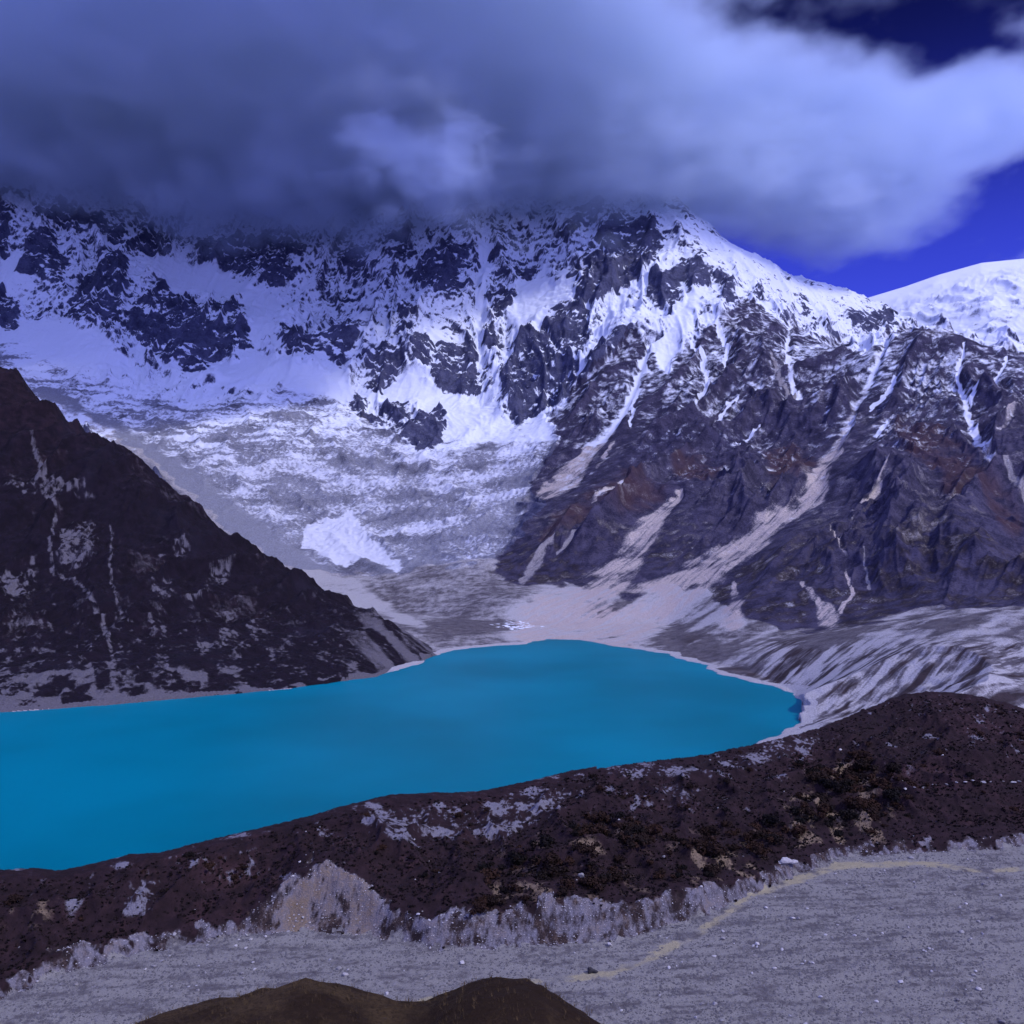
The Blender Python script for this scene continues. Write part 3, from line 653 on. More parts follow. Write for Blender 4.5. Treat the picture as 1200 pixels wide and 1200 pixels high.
for k, name, m, lab, cat in [
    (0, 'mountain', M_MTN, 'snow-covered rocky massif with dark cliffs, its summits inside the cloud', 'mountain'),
    (1, 'mountain_flank', M_FLK, 'dark bare rocky flank cut by pale gullies above the lake inlet', 'mountainside'),
    (2, 'glacier', M_ICE, 'broken grey and white glacier in the bowl below the snowy cliffs', 'glacier'),
    (3, 'valley_floor', M_DEB, 'pale rubble flats and fans between glacier, flank and lake', 'valley'),
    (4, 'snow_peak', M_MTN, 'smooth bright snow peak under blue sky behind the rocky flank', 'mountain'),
    (5, 'hill', M_HIL, 'dark brown hill sloping down to the lake, with pale patches and tracks', 'hill'),
    (6, 'moraine', M_MOR, 'long dark heath-covered ridge damming the lake above the gravel plain', 'ridge'),
    (7, 'gravel_plain', M_PLN, 'flat pale grey gravel plain below the dark ridge', 'ground'),
    (8, 'stream_bed', M_PLN, 'pale yellowish sandy dry channel winding over the gravel plain', 'stream bed')]:
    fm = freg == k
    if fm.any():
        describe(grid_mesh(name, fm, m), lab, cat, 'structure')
print('terrain meshes', time.time() - T0)

def mesh_obj(name, verts, faces, materials, smooth=True, mi=None):
    me = bpy.data.meshes.new(name); me.from_pydata([tuple(map(float, v)) for v in verts], [], faces); me.update()
    for m in materials: me.materials.append(m)
    if smooth: me.polygons.foreach_set('use_smooth', np.ones(len(me.polygons), bool))
    if mi is not None: me.polygons.foreach_set('material_index', np.array(mi, np.int32))
    o = bpy.data.objects.new(name, me); C.objects.link(o)
    return o

# ------------------------------------------------------------------ lake
lx = np.arange(-1900, 420, 20.0); ly = np.arange(380, 1640, 20.0)
LXg, LYg = np.meshgrid(lx, ly)
lsd = poly_sd(LXg.astype(f32), LYg.astype(f32), LAKE, 400)
keep = lsd > -45
ids = -np.ones(LXg.shape, int); vs = []; fs = []
ids[keep] = np.arange(keep.sum()); vs = np.stack([LXg[keep], LYg[keep], np.zeros(keep.sum())], -1)
for i in range(len(ly) - 1):
    for j in range(len(lx) - 1):
        q = (ids[i, j], ids[i, j + 1], ids[i + 1, j + 1], ids[i + 1, j])
        if min(q) >= 0: fs.append(q)
m, nt, out = mat('glacial_water')
b = N(nt, 'ShaderNodeBsdfPrincipled'); P = N(nt, 'ShaderNodeTexCoord').outputs['Object']
n1 = noise(nt, P, 0.0035, 3, .5)
nt.links.new(mixc(nt, ramp(nt, n1, .3, .7), (0.0, 0.120, 0.172), (0.0, 0.172, 0.25)), b.inputs['Base Color'])
b.inputs['Roughness'].default_value = 0.38; b.inputs['IOR'].default_value = 1.33; b.inputs['Specular IOR Level'].default_value = 0.03
bm = N(nt, 'ShaderNodeBump'); bm.inputs['Strength'].default_value = 0.25; bm.inputs['Distance'].default_value = 0.12
nt.links.new(noise(nt, P, 0.45, 3, .6), bm.inputs['Height']); nt.links.new(bm.outputs[0], b.inputs['Normal'])
nt.links.new(b.outputs[0], out.inputs[0])
describe(mesh_obj('lake', vs, fs, [m]), 'opaque turquoise glacial lake between dark ridge and mountains', 'lake', 'structure')

# ------------------------------------------------------------------ the grassy hill the viewer stands on
kx = np.arange(-160, 161, 1.0); ky = np.concatenate([np.arange(-60, 40, 2.0), np.arange(40, 110, 0.5), np.arange(110, 330, 4.0)])
KX, KY = np.meshgrid(kx, ky); KX = KX.astype(f32); KY = KY.astype(f32)
outx = [0, 100, 160, 230, 290, 350, 385, 420, 460, 490, 515, 540, 570, 600, 625, 650, 675, 700, 760, 900, 1200]
outy = [1262, 1222, 1199, 1180, 1168, 1159, 1161, 1170, 1180, 1184, 1177, 1163, 1153, 1150, 1156, 1170, 1185, 1201, 1240, 1300, 1350]
pk = 600 + F * KX / np.maximum(KY, 30)
YK = 62.0
zcrest = H - (curve(outx, outy, 600 + F * KX / YK) - 600) / F * YK
fall = np.maximum(KY - YK, 0)
zk = zcrest - 0.10 * fall - 0.75 * fall * sstep(0, 14, fall)
nearz = zcrest - 7.0 + 0.0 * KX
zk = np.where(KY < YK, zcrest - 0.012 * (YK - KY) ** 2 * sstep(62, 20, KY) - 0.35 * (YK - KY) * sstep(62, 45, KY), zk)
camhill = 198.2 - 0.85 * np.maximum(KY + 1.0, 0) - 0.004 * KX ** 2 * 0.2 + 0.15 * fbm(KX, KY, 8, 3, .5, 3)
zk = np.maximum(zk, camhill)
zk += fbm(KX, KY, 9, 4, .55, 161) * 0.22 * sstep(3, 20, KY) + fbm(KX, KY, 1.6, 3, .6, 165) * 0.10 + ridged(KX, KY, 3.5, 3, .6, 167) * 0.12
zk -= 0.62 * sstep(20, 50, KY)
zk = np.maximum(zk, -8)
ids = np.arange(KX.size).reshape(KX.shape)
q = np.stack([ids[:-1, :-1], ids[:-1, 1:], ids[1:, 1:], ids[1:, :-1]], -1).reshape(-1, 4)
m, nt, out = mat('dry_turf')
P = N(nt, 'ShaderNodeTexCoord').outputs['Object']
n1 = noise(nt, P, 0.12, 8, .7); n2 = noise(nt, P, 3.2, 6, .7)
c = mixc(nt, ramp(nt, n1, .42, .62), (0.036, 0.021, 0.013), (0.105, 0.068, 0.034))
c = mixc(nt, math_n(nt, 'MULTIPLY', ramp(nt, n2, .40, .68), .75), c, (0.032, 0.020, 0.012))
b = N(nt, 'ShaderNodeBsdfPrincipled'); nt.links.new(c, b.inputs['Base Color']); b.inputs['Roughness'].default_value = .95; b.inputs['Specular IOR Level'].default_value = .1
bm = N(nt, 'ShaderNodeBump'); bm.inputs['Distance'].default_value = .6; nt.links.new(n2, bm.inputs['Height']); nt.links.new(bm.outputs[0], b.inputs['Normal'])
nt.links.new(b.outputs[0], out.inputs[0])
describe(mesh_obj('knoll', np.stack([KX, KY, zk], -1).reshape(-1, 3), q.tolist(), [m]), 'brown grassy knoll rising just below the viewer', 'hill', 'structure')

# ------------------------------------------------------------------ shrubs, boulders and scatter
def zat(x, y):
    iy = int(np.clip(np.searchsorted(YS, y) - 1, 0, NR - 2)); ty_ = (y - YS[iy]) / (YS[iy + 1] - YS[iy])
    def row(k):
        return np.interp(x / YS[k], U, Z[k])
    return float(row(iy) * (1 - ty_) + row(iy + 1) * ty_)
def simple(name, col_a, col_b, scale, rough=.9):
    m, nt, out = mat(name)
    P = N(nt, 'ShaderNodeTexCoord').outputs['Object']; oi = N(nt, 'ShaderNodeObjectInfo')
    f = math_n(nt, 'MULTIPLY_ADD', oi.outputs['Random'], 0.5, math_n(nt, 'MULTIPLY', noise(nt, P, scale, 3, .6), 0.6))
    b = N(nt, 'ShaderNodeBsdfPrincipled'); nt.links.new(mixc(nt, ramp(nt, f, .25, .85), col_a, col_b), b.inputs['Base Color'])
    b.inputs['Roughness'].default_value = rough; b.inputs['Specular IOR Level'].default_value = .15
    nt.links.new(b.outputs[0], out.inputs[0])
    return m
M_LEAF = simple('shrub_leaf', (0.006, 0.005, 0.005), (0.036, 0.017, 0.011), .8)
M_TUFT = simple('heath_tuft', (0.012, 0.008, 0.009), (0.040, 0.021, 0.020), .25)
M_WOOD = simple('shrub_stem', (0.03, 0.02, 0.016), (0.06, 0.042, 0.034), 2)
M_STONE = simple('pale_stone', (0.16, 0.15, 0.16), (0.46, 0.44, 0.45), .7)
M_DARKSTONE = simple('dark_stone', (0.018, 0.018, 0.024), (0.06, 0.055, 0.06), .7)
M_RUBBLE = simple('rubble_stone', (0.085, 0.08, 0.09), (0.50, 0.48, 0.50), .30)
def shrub_mesh(seed, R, Hh, n):
    r = np.random.default_rng(seed); vs = []; fs = []; mi = []
    cl = [(r.normal(0, .42) * R, r.normal(0, .42) * R, r.uniform(.35, .8) * Hh, r.uniform(.35, .62) * R) for _ in range(6)]
    for c in cl:                                    # stems from the root to each clump
        a = np.array([r.normal(0, .1), r.normal(0, .1), -0.25]); e = np.array(c[:3])
        side = np.array([.05, 0, 0]); side2 = np.array([0, .05, 0]); k = len(vs)
        for p, w in ((a, 1.4), (e, .5)):
            vs += [p - side * w, p + side2 * w, p + side * w, p - side2 * w]
        for q in range(4):
            fs.append((k + q, k + (q + 1) % 4, k + 4 + (q + 1) % 4, k + 4 + q)); mi.append(1)
    for _ in range(n):
        cx_, cy_, cz_, cr = cl[r.integers(len(cl))]
        d = r.normal(size=3); d /= np.linalg.norm(d); rad = cr * r.uniform(.35, 1.0) ** .6
        p = np.array([cx_, cy_, cz_]) + d * rad * np.array([1, 1, .75])
        if p[2] < .05: p[2] = r.uniform(.03, .3)
        a = r.normal(size=3); a /= np.linalg.norm(a); b_ = np.cross(a, d); b_ /= np.linalg.norm(b_) + 1e-6
        sz = r.uniform(.10, .22) * (R / 1.6) ** .5; k = len(vs)
        vs += [p - a * sz * 1.5, p + b_ * sz, p + a * sz * 1.5, p - b_ * sz]
        fs.append((k, k + 1, k + 2, k + 3)); mi.append(0)
    return vs, fs, mi
def rock_mesh(seed, n_cut=11):
    """an angular boulder about 1 m across: a ball cut by random planes"""
    r = np.random.default_rng(seed)
    import bmesh
    bm_ = bmesh.new(); bmesh.ops.create_icosphere(bm_, subdivisions=2, radius=.62)
    pl = []
    for _ in range(n_cut):
        d = r.normal(size=3); d /= np.linalg.norm(d); pl.append((d, r.uniform(.34, .52)))
    for v in bm_.verts:
        p = np.array(v.co)
        for d, k in pl:
            t = p @ d - k
            if t > 0: p = p - d * t
        p = p * (1 + r.normal(0, .015)) * np.array([1.15, .95, .8])
        v.co = p
    vs = [tuple(v.co) for v in bm_.verts]; fs = [tuple(v.index for v in f.verts) for f in bm_.faces]
    bm_.free()
    return vs, fs
def surface_points(weight, n, seed):
    r = np.random.default_rng(seed)
    w = weight.ravel().astype(np.float64); cs = np.cumsum(w)
    k = np.searchsorted(cs, r.uniform(0, cs[-1], n))
    return k
inframe = (np.abs(UU) < 0.54) & isD
pxf, pvf = PX, PVZ
# dark shrubs on the ridge
def zone(polys):
    t = np.zeros(X.shape, f32)
    for p in polys: t = np.maximum(t, sstep(-8, 12, poly_sd(pxf, pvf, p, 20)))
    return t
Z_MID = zone([[(535, 1045), (600, 1000), (690, 965), (790, 970), (880, 970), (935, 950), (950, 985), (880, 1010), (800, 1030), (740, 1050), (640, 1050), (570, 1070)]])
Z_TAN = zone([[(925, 920), (990, 885), (1060, 895), (1075, 960), (1020, 985), (960, 985), (930, 960)]])
Z_REST = sstep(0.05, 0.3, TM) * (1 - PL) * (1 - BK) * np.clip(0.10 + 0.9 * sstep(0.1, 0.8, ml), 0, 1) * sstep(0.98, 0.85, TM)
protos = []
for k, (R_, h_, n_) in enumerate([(1.5, 1.5, 260), (2.1, 2.0, 380), (1.2, 1.1, 190), (2.6, 2.2, 460)]):
    v_, f_, mi_ = shrub_mesh(300 + k, R_, h_, n_)
    me = bpy.data.meshes.new('shrub'); me.from_pydata([tuple(map(float, q)) for q in v_], [], f_)
    me.materials.append(M_LEAF); me.materials.append(M_WOOD); me.polygons.foreach_set('material_index', np.array(mi_, np.int32)); me.update()
    protos.append(me)
def put(name, me, x, y, z, sc, rot, lab, cat, grp):
    o = bpy.data.objects.new(name, me); o.location = (x, y, z); o.scale = sc; o.rotation_euler = rot
    C.objects.link(o); describe(o, lab, cat, None, grp)
    return o
r = np.random.default_rng(5)
for wgt, n_, seed, lab, grp in [
    (Z_MID * (1 - PL) * inframe, 125, 21, 'near-black shrub in the dense dark thicket on the ridge above the pale bank', 'shrubs of the dark thicket'),
    (Z_TAN * (1 - PL) * inframe, 85, 22, 'dark shrub among tan grass patches on the right part of the ridge', 'shrubs among the tan grass'),
    (Z_REST * (1 - Z_MID) * (1 - Z_TAN) * inframe, 90, 23, 'dark shrub scattered on the brown heath of the ridge', 'scattered shrubs on the heath')]:
    for k in surface_points(wgt, n_, seed):
        x_, y_ = float(X.ravel()[k]), float(Y.ravel()[k]); sc_ = r.uniform(.8, 1.6) * (1.0 if seed == 23 else 1.8)
        put('shrub', protos[r.integers(4)], x_, y_, zat(x_, y_) - .05, (sc_ * r.uniform(.9, 1.3), sc_ * r.uniform(.9, 1.3), sc_), (0, 0, r.uniform(0, 6.28)), lab, 'shrub', grp)
# boulders
rocks = []
for k in range(6):
    v_, f_ = rock_mesh(400 + k)
    me = bpy.data.meshes.new('boulder'); me.from_pydata(v_, [], f_); me.materials.append(M_STONE); me.update(); rocks.append(me)
Z_PLN = PL * (0.12 + 0.88 * sstep(0.0, -0.6, pl_n) * sstep(-.3, .5, ml + .6 * mn)) * (1 - bed) * sstep(0.52, 0.50, np.abs(UU)) * sstep(1230, 1190, pvf) * inframe
Z_HTH = (1 - PL) * (1 - BK) * inframe * (TM < 0.97)
Z_BNK = BK * inframe * sstep(1, 4, HB)
for wgt, n_, seed, s0, s1, lab, grp in [
    (Z_PLN, 210, 31, .8, 2.0, 'pale grey boulder lying on the flat gravel plain', 'boulders on the gravel plain'),
    (Z_HTH, 60, 32, .7, 1.7, 'whitish boulder lying on the dark heath of the ridge', 'boulders on the heath'),
    (Z_BNK, 30, 33, .8, 1.8, 'pale boulder on the steep eroded bank at the foot of the ridge', 'boulders on the eroded bank')]:
    for k in surface_points(wgt, n_, seed):
        x_, y_ = float(X.ravel()[k]), float(Y.ravel()[k]); sc_ = s0 + (s1 - s0) * r.uniform() ** 2.2
        put('boulder', rocks[r.integers(6)], x_, y_, zat(x_, y_) + .22 * sc_, (sc_ * r.uniform(.8, 1.3), sc_ * r.uniform(.8, 1.3), sc_ * r.uniform(.7, 1.1)),
            (r.uniform(-.3, .3), r.uniform(-.3, .3), r.uniform(0, 6.28)), lab, 'boulder', grp)
def ground_at(px, py):
    """first point of the near ground met along the ray through an image pixel"""
    ys = np.arange(340, 800, 1.0)
    for y_ in ys:
        x_ = (px - 600) / F * y_
        if H - (py - 600) / F * y_ <= zat(x_, y_): return x_, y_, zat(x_, y_)
    return x_, y_, zat(x_, y_)
for k, pxk in enumerate(np.linspace(1062, 1196, 13)):     # the line of pale stones along a trail
    x_, y_, z_ = ground_at(pxk + r.uniform(-3, 3), 926 - 9 * math.sin((pxk - 1062) / 134 * 2.2) + r.uniform(-1.5, 1.5)); sc_ = r.uniform(1.0, 2.4)
    put('boulder', rocks[k % 6], x_, y_, z_ + .2, (sc_ * 1.5, sc_, sc_ * .7), (0, 0, r.uniform(0, 6)), 'white stone in the thin line of stones crossing the dark heath', 'boulder', 'stones along the trail')
def lumpy(name, parts, material):
    vs = []; fs = []
    for k, (dx, dy, dz_, sx_, sy_, sz_, seed) in enumerate(parts):
        v_, f_ = rock_mesh(seed, 9); b0 = len(vs)
        vs += [(a * sx_ + dx, b_ * sy_ + dy, c_ * sz_ + dz_) for a, b_, c_ in v_]; fs += [tuple(q + b0 for q in f) for f in f_]
    return mesh_obj(name, vs, fs, [material], smooth=False)
x_, y_, z_ = ground_at(692, 1141)
o = lumpy('boulder', [(0, 0, 1.1, 2.6, 2.2, 3.6, 501), (1.6, .2, .6, 2.4, 2, 1.9, 502)], M_DARKSTONE); o.location = (x_, y_, z_)
describe(o, 'lone dark pointed rock beside the sandy channel on the gravel plain', 'boulder')
x_, y_, z_ = ground_at(681, 1028)
o = lumpy('boulder', [(0, 0, .9, 2.6, 1.6, 2.8, 503)], M_STONE); o.location = (x_, y_, z_); describe(o, 'pale blocky stone standing inside the dark thicket', 'boulder')
x_, y_, z_ = ground_at(921, 1012)
o = lumpy('rock_outcrop', [(0, 0, 1.2, 6, 4, 4.5, 504), (4, .5, .8, 4, 3, 2.6, 505), (-3.6, .2, .4, 3, 3, 2, 506)], M_STONE); o.location = (x_, y_, z_)
describe(o, 'large pale rock outcrop at the foot of the ridge just above the sandy channel', 'rock outcrop')
# uncountable cover: small rubble on the plain and bank, heather tufts on the ridge
def scatter(name, weight, n, seed, base_v, base_f, s0, s1, flat_, material, lift, label_, cat):
    rr = np.random.default_rng(seed); k = surface_points(weight, n, seed)
    xs = X.ravel()[k] + rr.uniform(-.4, .4, n); ys = Y.ravel()[k] + rr.uniform(-.4, .4, n); zs = Z.ravel()[k]
    sc_ = s0 + (s1 - s0) * rr.uniform(size=n) ** 2.5; an = rr.uniform(0, 6.28, n)
    bv_ = np.array(base_v, np.float64); ca, sa = np.cos(an)[:, None], np.sin(an)[:, None]
    el = rr.uniform(.75, 1.35, (n, 1))
    vx = (bv_[None, :, 0] * ca * el - bv_[None, :, 1] * sa) * sc_[:, None] + xs[:, None]
    vy = (bv_[None, :, 0] * sa * el + bv_[None, :, 1] * ca) * sc_[:, None] + ys[:, None]
    vz = (bv_[None, :, 2] * flat_ + lift) * sc_[:, None] + zs[:, None]
    V_ = np.stack([vx, vy, vz], -1).reshape(-1, 3); nv = len(bv_)
    fa = np.array(base_f, np.int32); m_ = fa.shape[1]
    F_ = (fa[None] + (np.arange(n) * nv)[:, None, None]).reshape(-1)
    me = bpy.data.meshes.new(name); me.vertices.add(len(V_)); me.vertices.foreach_set('co', V_.astype(f32).ravel())
    me.loops.add(len(F_)); me.loops.foreach_set('vertex_index', F_.astype(np.int32))
    me.polygons.add(len(F_) // m_); me.polygons.foreach_set('loop_start', np.arange(0, len(F_), m_, dtype=np.int32)); me.update(calc_edges=True)
    me.materials.append(material); o = bpy.data.objects.new(name, me); C.objects.link(o)
    return describe(o, label_, cat, 'stuff')
rv = [(.5, 0, 0), (.1, .48, 0), (-.45, .2, 0), (-.3, -.42, 0), (.25, -.4, 0), (.15, .1, .42), (-.2, -.08, .36)]
rf = [(0, 1, 5), (1, 2, 6), (1, 6, 5), (2, 3, 6), (3, 4, 6), (4, 5, 6), (4, 0, 5)]
scatter('rubble', (Z_PLN + 0.30 * PL * inframe * (1 - bed)) * sstep(1240, 1200, pvf), 42000, 41, rv, rf, .3, 1.45, 1.0, M_RUBBLE, -.05, 'small stones strewn over the gravel plain', 'rubble')
scatter('bank_rubble', Z_BNK + 0.4 * BK * inframe, 2500, 42, rv, rf, .25, .9, 1.0, M_RUBBLE, -.05, 'small stones strewn over the eroded bank', 'rubble')
rt = np.random.default_rng(77); tv = []; tf = []
for k in range(12):
    a = rt.uniform(0, 6.28); d = rt.uniform(0, .5); p = np.array([math.cos(a) * d, math.sin(a) * d, rt.uniform(.05, .5)])
    q1 = rt.normal(size=3) * .2; q2 = rt.normal(size=3) * .2; b0 = len(tv)
    tv += [tuple(p - q1), tuple(p + q2), tuple(p + q1), tuple(p - q2)]; tf.append((b0, b0 + 1, b0 + 2, b0 + 3))
scatter('heath', Z_HTH * (0.3 + 0.7 * sstep(-.2, .5, mn)) * (1 - stones), 15000, 43, tv, tf, .6, 2.0, 1.1, M_TUFT, 0, 'low brown heath covering the ridge', 'heath')
print('scatter', time.time() - T0)

gr = np.random.default_rng(91); ng = 16000
gk_ = gr.choice(KX.size, ng, p=(lambda w: (w / w.sum()).ravel())(((KY > 40) & (KY < 72) & (np.abs(KX) < 45)).astype(np.float64)))
gx_ = KX.ravel()[gk_] + gr.uniform(-.5, .5, ng); gy_ = KY.ravel()[gk_] + gr.uniform(-.25, .25, ng); gz_ = zk.ravel()[gk_]
gn = fbm(gx_.astype(f32), gy_.astype(f32), 5, 3, .6, 171); keepg = gn > gr.uniform(-.9, .5, ng); gx_, gy_, gz_ = gx_[keepg], gy_[keepg], gz_[keepg]; ng = len(gx_)
GV = []
for b_ in range(4):
    an = gr.uniform(0, 6.28, ng); ln = gr.uniform(.10, .26, ng); hh = gr.uniform(.10, .30, ng); ox = gr.normal(0, .06, ng); oy = gr.normal(0, .06, ng)
    p0 = np.stack([gx_ + ox - .018 * np.sin(an), gy_ + oy + .018 * np.cos(an), gz_ - .12], -1); p1 = np.stack([gx_ + ox + .018 * np.sin(an), gy_ + oy - .018 * np.cos(an), gz_ - .12], -1)
    p2 = np.stack([gx_ + ox + ln * np.cos(an), gy_ + oy + ln * np.sin(an), gz_ + hh], -1)
    GV.append(np.stack([p0, p1, p2], 1).reshape(-1, 3))
GV = np.concatenate(GV); me = bpy.data.meshes.new('grass'); me.vertices.add(len(GV)); me.vertices.foreach_set('co', GV.astype(f32).ravel())
me.loops.add(len(GV)); me.loops.foreach_set('vertex_index', np.arange(len(GV), dtype=np.int32)); me.polygons.add(len(GV) // 3)
me.polygons.foreach_set('loop_start', np.arange(0, len(GV), 3, dtype=np.int32)); me.update(calc_edges=True)
me.materials.append(simple('dry_grass', (0.035, 0.023, 0.012), (0.12, 0.08, 0.04), .35))
o = bpy.data.objects.new('grass', me); C.objects.link(o); describe(o, 'short dry brown grass on the near knoll', 'grass', 'stuff')

# ------------------------------------------------------------------ clouds round the summits, plus two unseen ones added for shade
BL = [  # px, py, distance, half width, half height (both in image pixels), half depth in metres, strength
    (960, 200, 4050, 300, 122, 800, 1.0), (740, 160, 4000, 380, 155, 1000, 1.0), (420, 135, 4050, 640, 195, 1200, 1.0), (30, 118, 4050, 620, 190, 1300, 1.0),
    (1150, 140, 4100, 140, 75, 600, 1.0), (300, 10, 3300, 800, 150, 1000, 1.0), (-350, 120, 4000, 620, 230, 1400, 1.0), (600, -276, 2450, 420, 130, 560, 1.0), (193, -430, 2500, 460, 105, 650, 1.0)]  # last two: unseen clouds added above the view to shade glacier and bank
m, nt, out = mat('cloud')
P = N(nt, 'ShaderNodeTexCoord').outputs['Object']
f = None
for px, py, Yd, hw, hh, hd, k in BL:
    cxw, cyw, czw = W(px, py, Yd); s = Yd / F
    mp = N(nt, 'ShaderNodeMapping', vector_type='POINT')
    sc_ = (1 / (hw * s), 1 / hd, 1 / (hh * s))
    mp.inputs['Scale'].default_value = sc_
    mp.inputs['Location'].default_value = (-cxw * sc_[0], -cyw * sc_[1], -czw * sc_[2])
    nt.links.new(P, mp.inputs['Vector'])
    g = N(nt, 'ShaderNodeTexGradient', gradient_type='SPHERICAL'); nt.links.new(mp.outputs[0], g.inputs[0])
    gk = g.outputs['Fac']
    f = gk if f is None else math_n(nt, 'SMOOTH_MAX', f, gk, 0.15)
mp = N(nt, 'ShaderNodeMapping'); mp.inputs['Scale'].default_value = (1 / 750, 1 / 750, 1 / 420); nt.links.new(P, mp.inputs['Vector'])
nn = noise(nt, mp.outputs[0], 1.0, 4, .55)
mp2 = N(nt, 'ShaderNodeMapping'); mp2.inputs['Scale'].default_value = (1 / 200, 1 / 260, 1 / 110); mp2.inputs['Rotation'].default_value = (0, 0.3, 0); nt.links.new(P, mp2.inputs['Vector'])
n2 = noise(nt, mp2.outputs[0], 1.0, 3, .6)
f = math_n(nt, 'MULTIPLY_ADD', math_n(nt, 'SUBTRACT', n2, .5), 0.42, f)
v = math_n(nt, 'ADD', f, math_n(nt, 'MULTIPLY', math_n(nt, 'SUBTRACT', nn, .5), 0.95))
dens = math_n(nt, 'MULTIPLY', ramp(nt, v, 0.20, 0.50), 0.0066)
cxw, cyw, czw = W(505, 185, 2950); s = 2950 / F; sc_ = (1 / (150 * s), 1 / 420, 1 / (85 * s))      # a torn bright puff in front of the bank
mp = N(nt, 'ShaderNodeMapping'); mp.inputs['Scale'].default_value = sc_; mp.inputs['Location'].default_value = (-cxw * sc_[0], -cyw * sc_[1], -czw * sc_[2])
nt.links.new(P, mp.inputs['Vector']); g = N(nt, 'ShaderNodeTexGradient', gradient_type='SPHERICAL'); nt.links.new(mp.outputs[0], g.inputs[0])
v2 = math_n(nt, 'MULTIPLY_ADD', math_n(nt, 'SUBTRACT', n2, .5), 2.4, math_n(nt, 'MULTIPLY', g.outputs['Fac'], 0.6))
puff = math_n(nt, 'MULTIPLY', math_n(nt, 'MULTIPLY', ramp(nt, v2, 0.25, 0.9), ramp(nt, g.outputs['Fac'], 0.02, 0.5)), 0.012)
dens = math_n(nt, 'ADD', dens, puff)
vol = N(nt, 'ShaderNodeVolumePrincipled')
vol.inputs['Color'].default_value = (0.72, 0.83, 0.98, 1); vol.inputs['Anisotropy'].default_value = 0.0
nt.links.new(dens, vol.inputs['Density'])
nt.links.new(vol.outputs[0], out.inputs['Volume'])
m.cycles.volume_step_rate = 0.5
x0, x1, y0, y1, z0, z1 = -3900, 3000, 1850, 5200, 1120, 2750
bv = [(x, y, z) for x in (x0, x1) for y in (y0, y1) for z in (z0, z1)]
bf = [(0, 1, 3, 2), (4, 6, 7, 5), (0, 4, 5, 1), (2, 3, 7, 6), (0, 2, 6, 4), (1, 5, 7, 3)]
describe(mesh_obj('clouds', bv, bf, [m], smooth=False), 'grey-violet cloud bank wrapped round the mountain summits', 'cloud', 'stuff')

# ------------------------------------------------------------------ light
SUN_EL, SUN_AZ = 46.0, 122.0      # azimuth measured clockwise from the viewing direction (+Y)
sd = np.array([math.sin(math.radians(SUN_AZ)) * math.cos(math.radians(SUN_EL)), math.cos(math.radians(SUN_AZ)) * math.cos(math.radians(SUN_EL)), math.sin(math.radians(SUN_EL))])
from mathutils import Vector
L = bpy.data.lights.new('sun', 'SUN'); L.energy = 2.5; L.angle = math.radians(0.5); L.color = (1.0, 0.965, 0.94)
lo = bpy.data.objects.new('sun', L); C.objects.link(lo); lo.rotation_euler = Vector(sd).to_track_quat('Z', 'Y').to_euler(); lo.location = (800, -500, 2500)
wd = bpy.data.worlds.new('World'); bpy.context.scene.world = wd; wd.use_nodes = True
nt = wd.node_tree
for n in list(nt.nodes): nt.nodes.remove(n)
sky = N(nt, 'ShaderNodeTexSky', sky_type='NISHITA'); sky.sun_disc = False
sky.sun_elevation = math.radians(SUN_EL); sky.sun_rotation = math.radians(SUN_AZ)
sky.altitude = 4200; sky.air_density = 1.0; sky.dust_density = 0.3; sky.ozone_density = 4.0
tint = N(nt, 'ShaderNodeMix', data_type='RGBA', blend_type='MULTIPLY'); tint.inputs[0].default_value = 1.0; tint.inputs[7].default_value = (0.55, 0.48, 0.95, 1)
gm = N(nt, 'ShaderNodeGamma'); gm.inputs[1].default_value = 1.6; nt.links.new(sky.outputs[0], gm.inputs[0]); nt.links.new(gm.outputs[0], tint.inputs[6])
tint.inputs[7].default_value = (0.31, 0.18, 0.64, 1)
D_ = N(nt, 'ShaderNodeTexCoord').outputs['Generated']
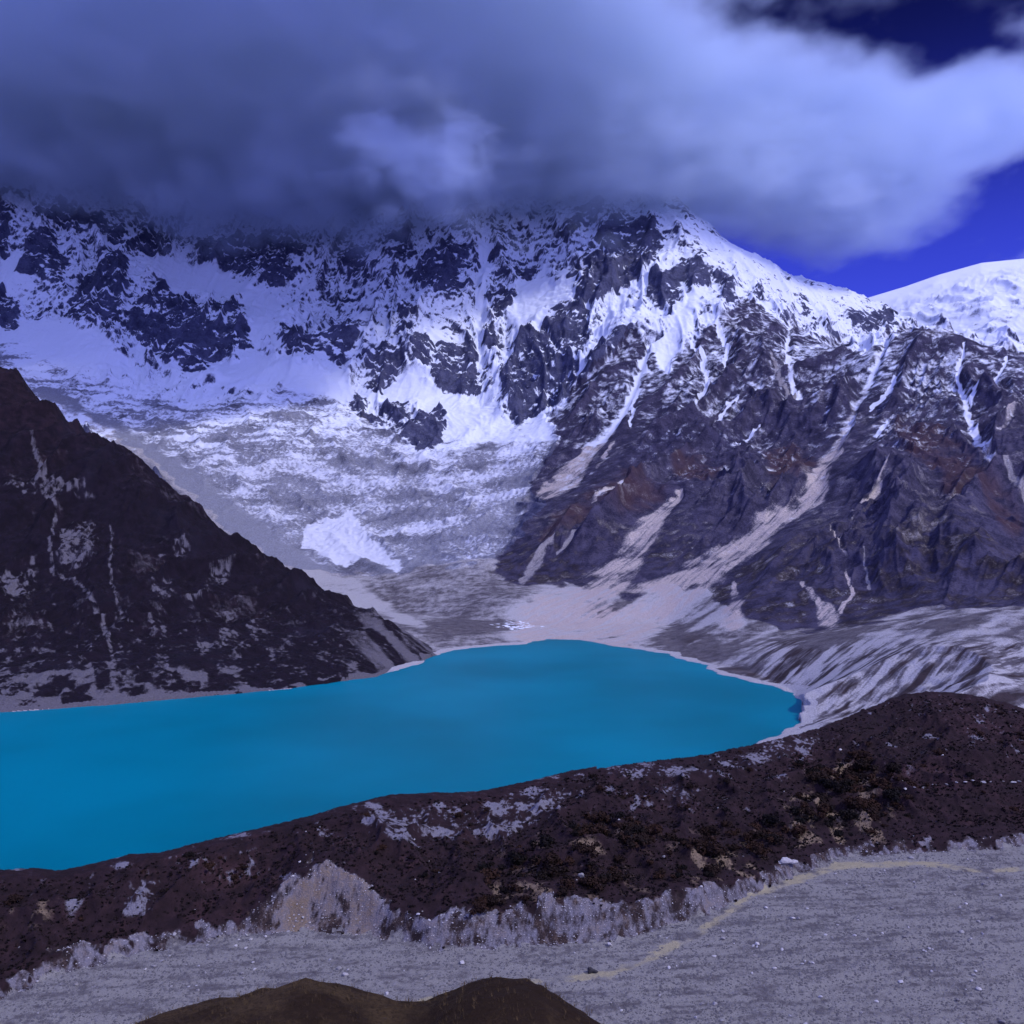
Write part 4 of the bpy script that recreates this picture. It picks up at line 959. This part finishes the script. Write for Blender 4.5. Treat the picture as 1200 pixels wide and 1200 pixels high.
sx = N(nt, 'ShaderNodeSeparateXYZ'); nt.links.new(D_, sx.inputs[0])
dz = sx.outputs[2]; dy = sx.outputs[1]
deep = N(nt, 'ShaderNodeMapRange', interpolation_type='SMOOTHSTEP')
for i_, v_ in ((1, 0.24), (2, 0.46), (3, 0.95), (4, 0.22)): deep.inputs[i_].default_value = v_
nt.links.new(dz, deep.inputs[0])
dk = N(nt, 'ShaderNodeMix', data_type='RGBA', blend_type='MULTIPLY'); dk.inputs[0].default_value = 1.0
nt.links.new(tint.outputs[2], dk.inputs[6]); nt.links.new(deep.outputs[0], dk.inputs[7])
# unseen bright broken cloud added overhead and behind the viewer as bluish fill
cn_ = noise(nt, D_, 3.0, 5, .6)
over = ramp(nt, math_n(nt, 'ADD', dz, math_n(nt, 'MULTIPLY', dy, -0.6)), 0.15, 0.55)
cf = math_n(nt, 'MULTIPLY', over, ramp(nt, cn_, 0.30, 0.62))
skyc = mixc(nt, cf, dk.outputs[2], (5.8, 6.5, 16.5))
bg = N(nt, 'ShaderNodeBackground'); bg.inputs[1].default_value = 0.12
nt.links.new(skyc, bg.inputs[0])
wo = N(nt, 'ShaderNodeOutputWorld'); nt.links.new(bg.outputs[0], wo.inputs[0])

# ------------------------------------------------------------------ camera and render settings
cam = bpy.data.cameras.new('camera'); co = bpy.data.objects.new('camera', cam); C.objects.link(co)
co.location = (0, 0, H); co.rotation_euler = (math.pi / 2, 0, 0)
cam.sensor_width = 36; cam.lens = 36 * F / 1200; cam.clip_start = 0.5; cam.clip_end = 30000
S = bpy.context.scene; S.camera = co
S.render.engine = 'CYCLES'
S.view_settings.view_transform = 'Standard'; S.view_settings.look = 'None'; S.view_settings.exposure = 0.0; S.view_settings.gamma = 1
cy = S.cycles
cy.use_denoising = True; cy.max_bounces = 8; cy.diffuse_bounces = 2; cy.glossy_bounces = 2; cy.volume_bounces = 4; cy.transparent_max_bounces = 8
cy.use_adaptive_sampling = True; cy.adaptive_threshold = 0.07
S.render.resolution_x = S.render.resolution_y = 1024
print('done', time.time() - T0)
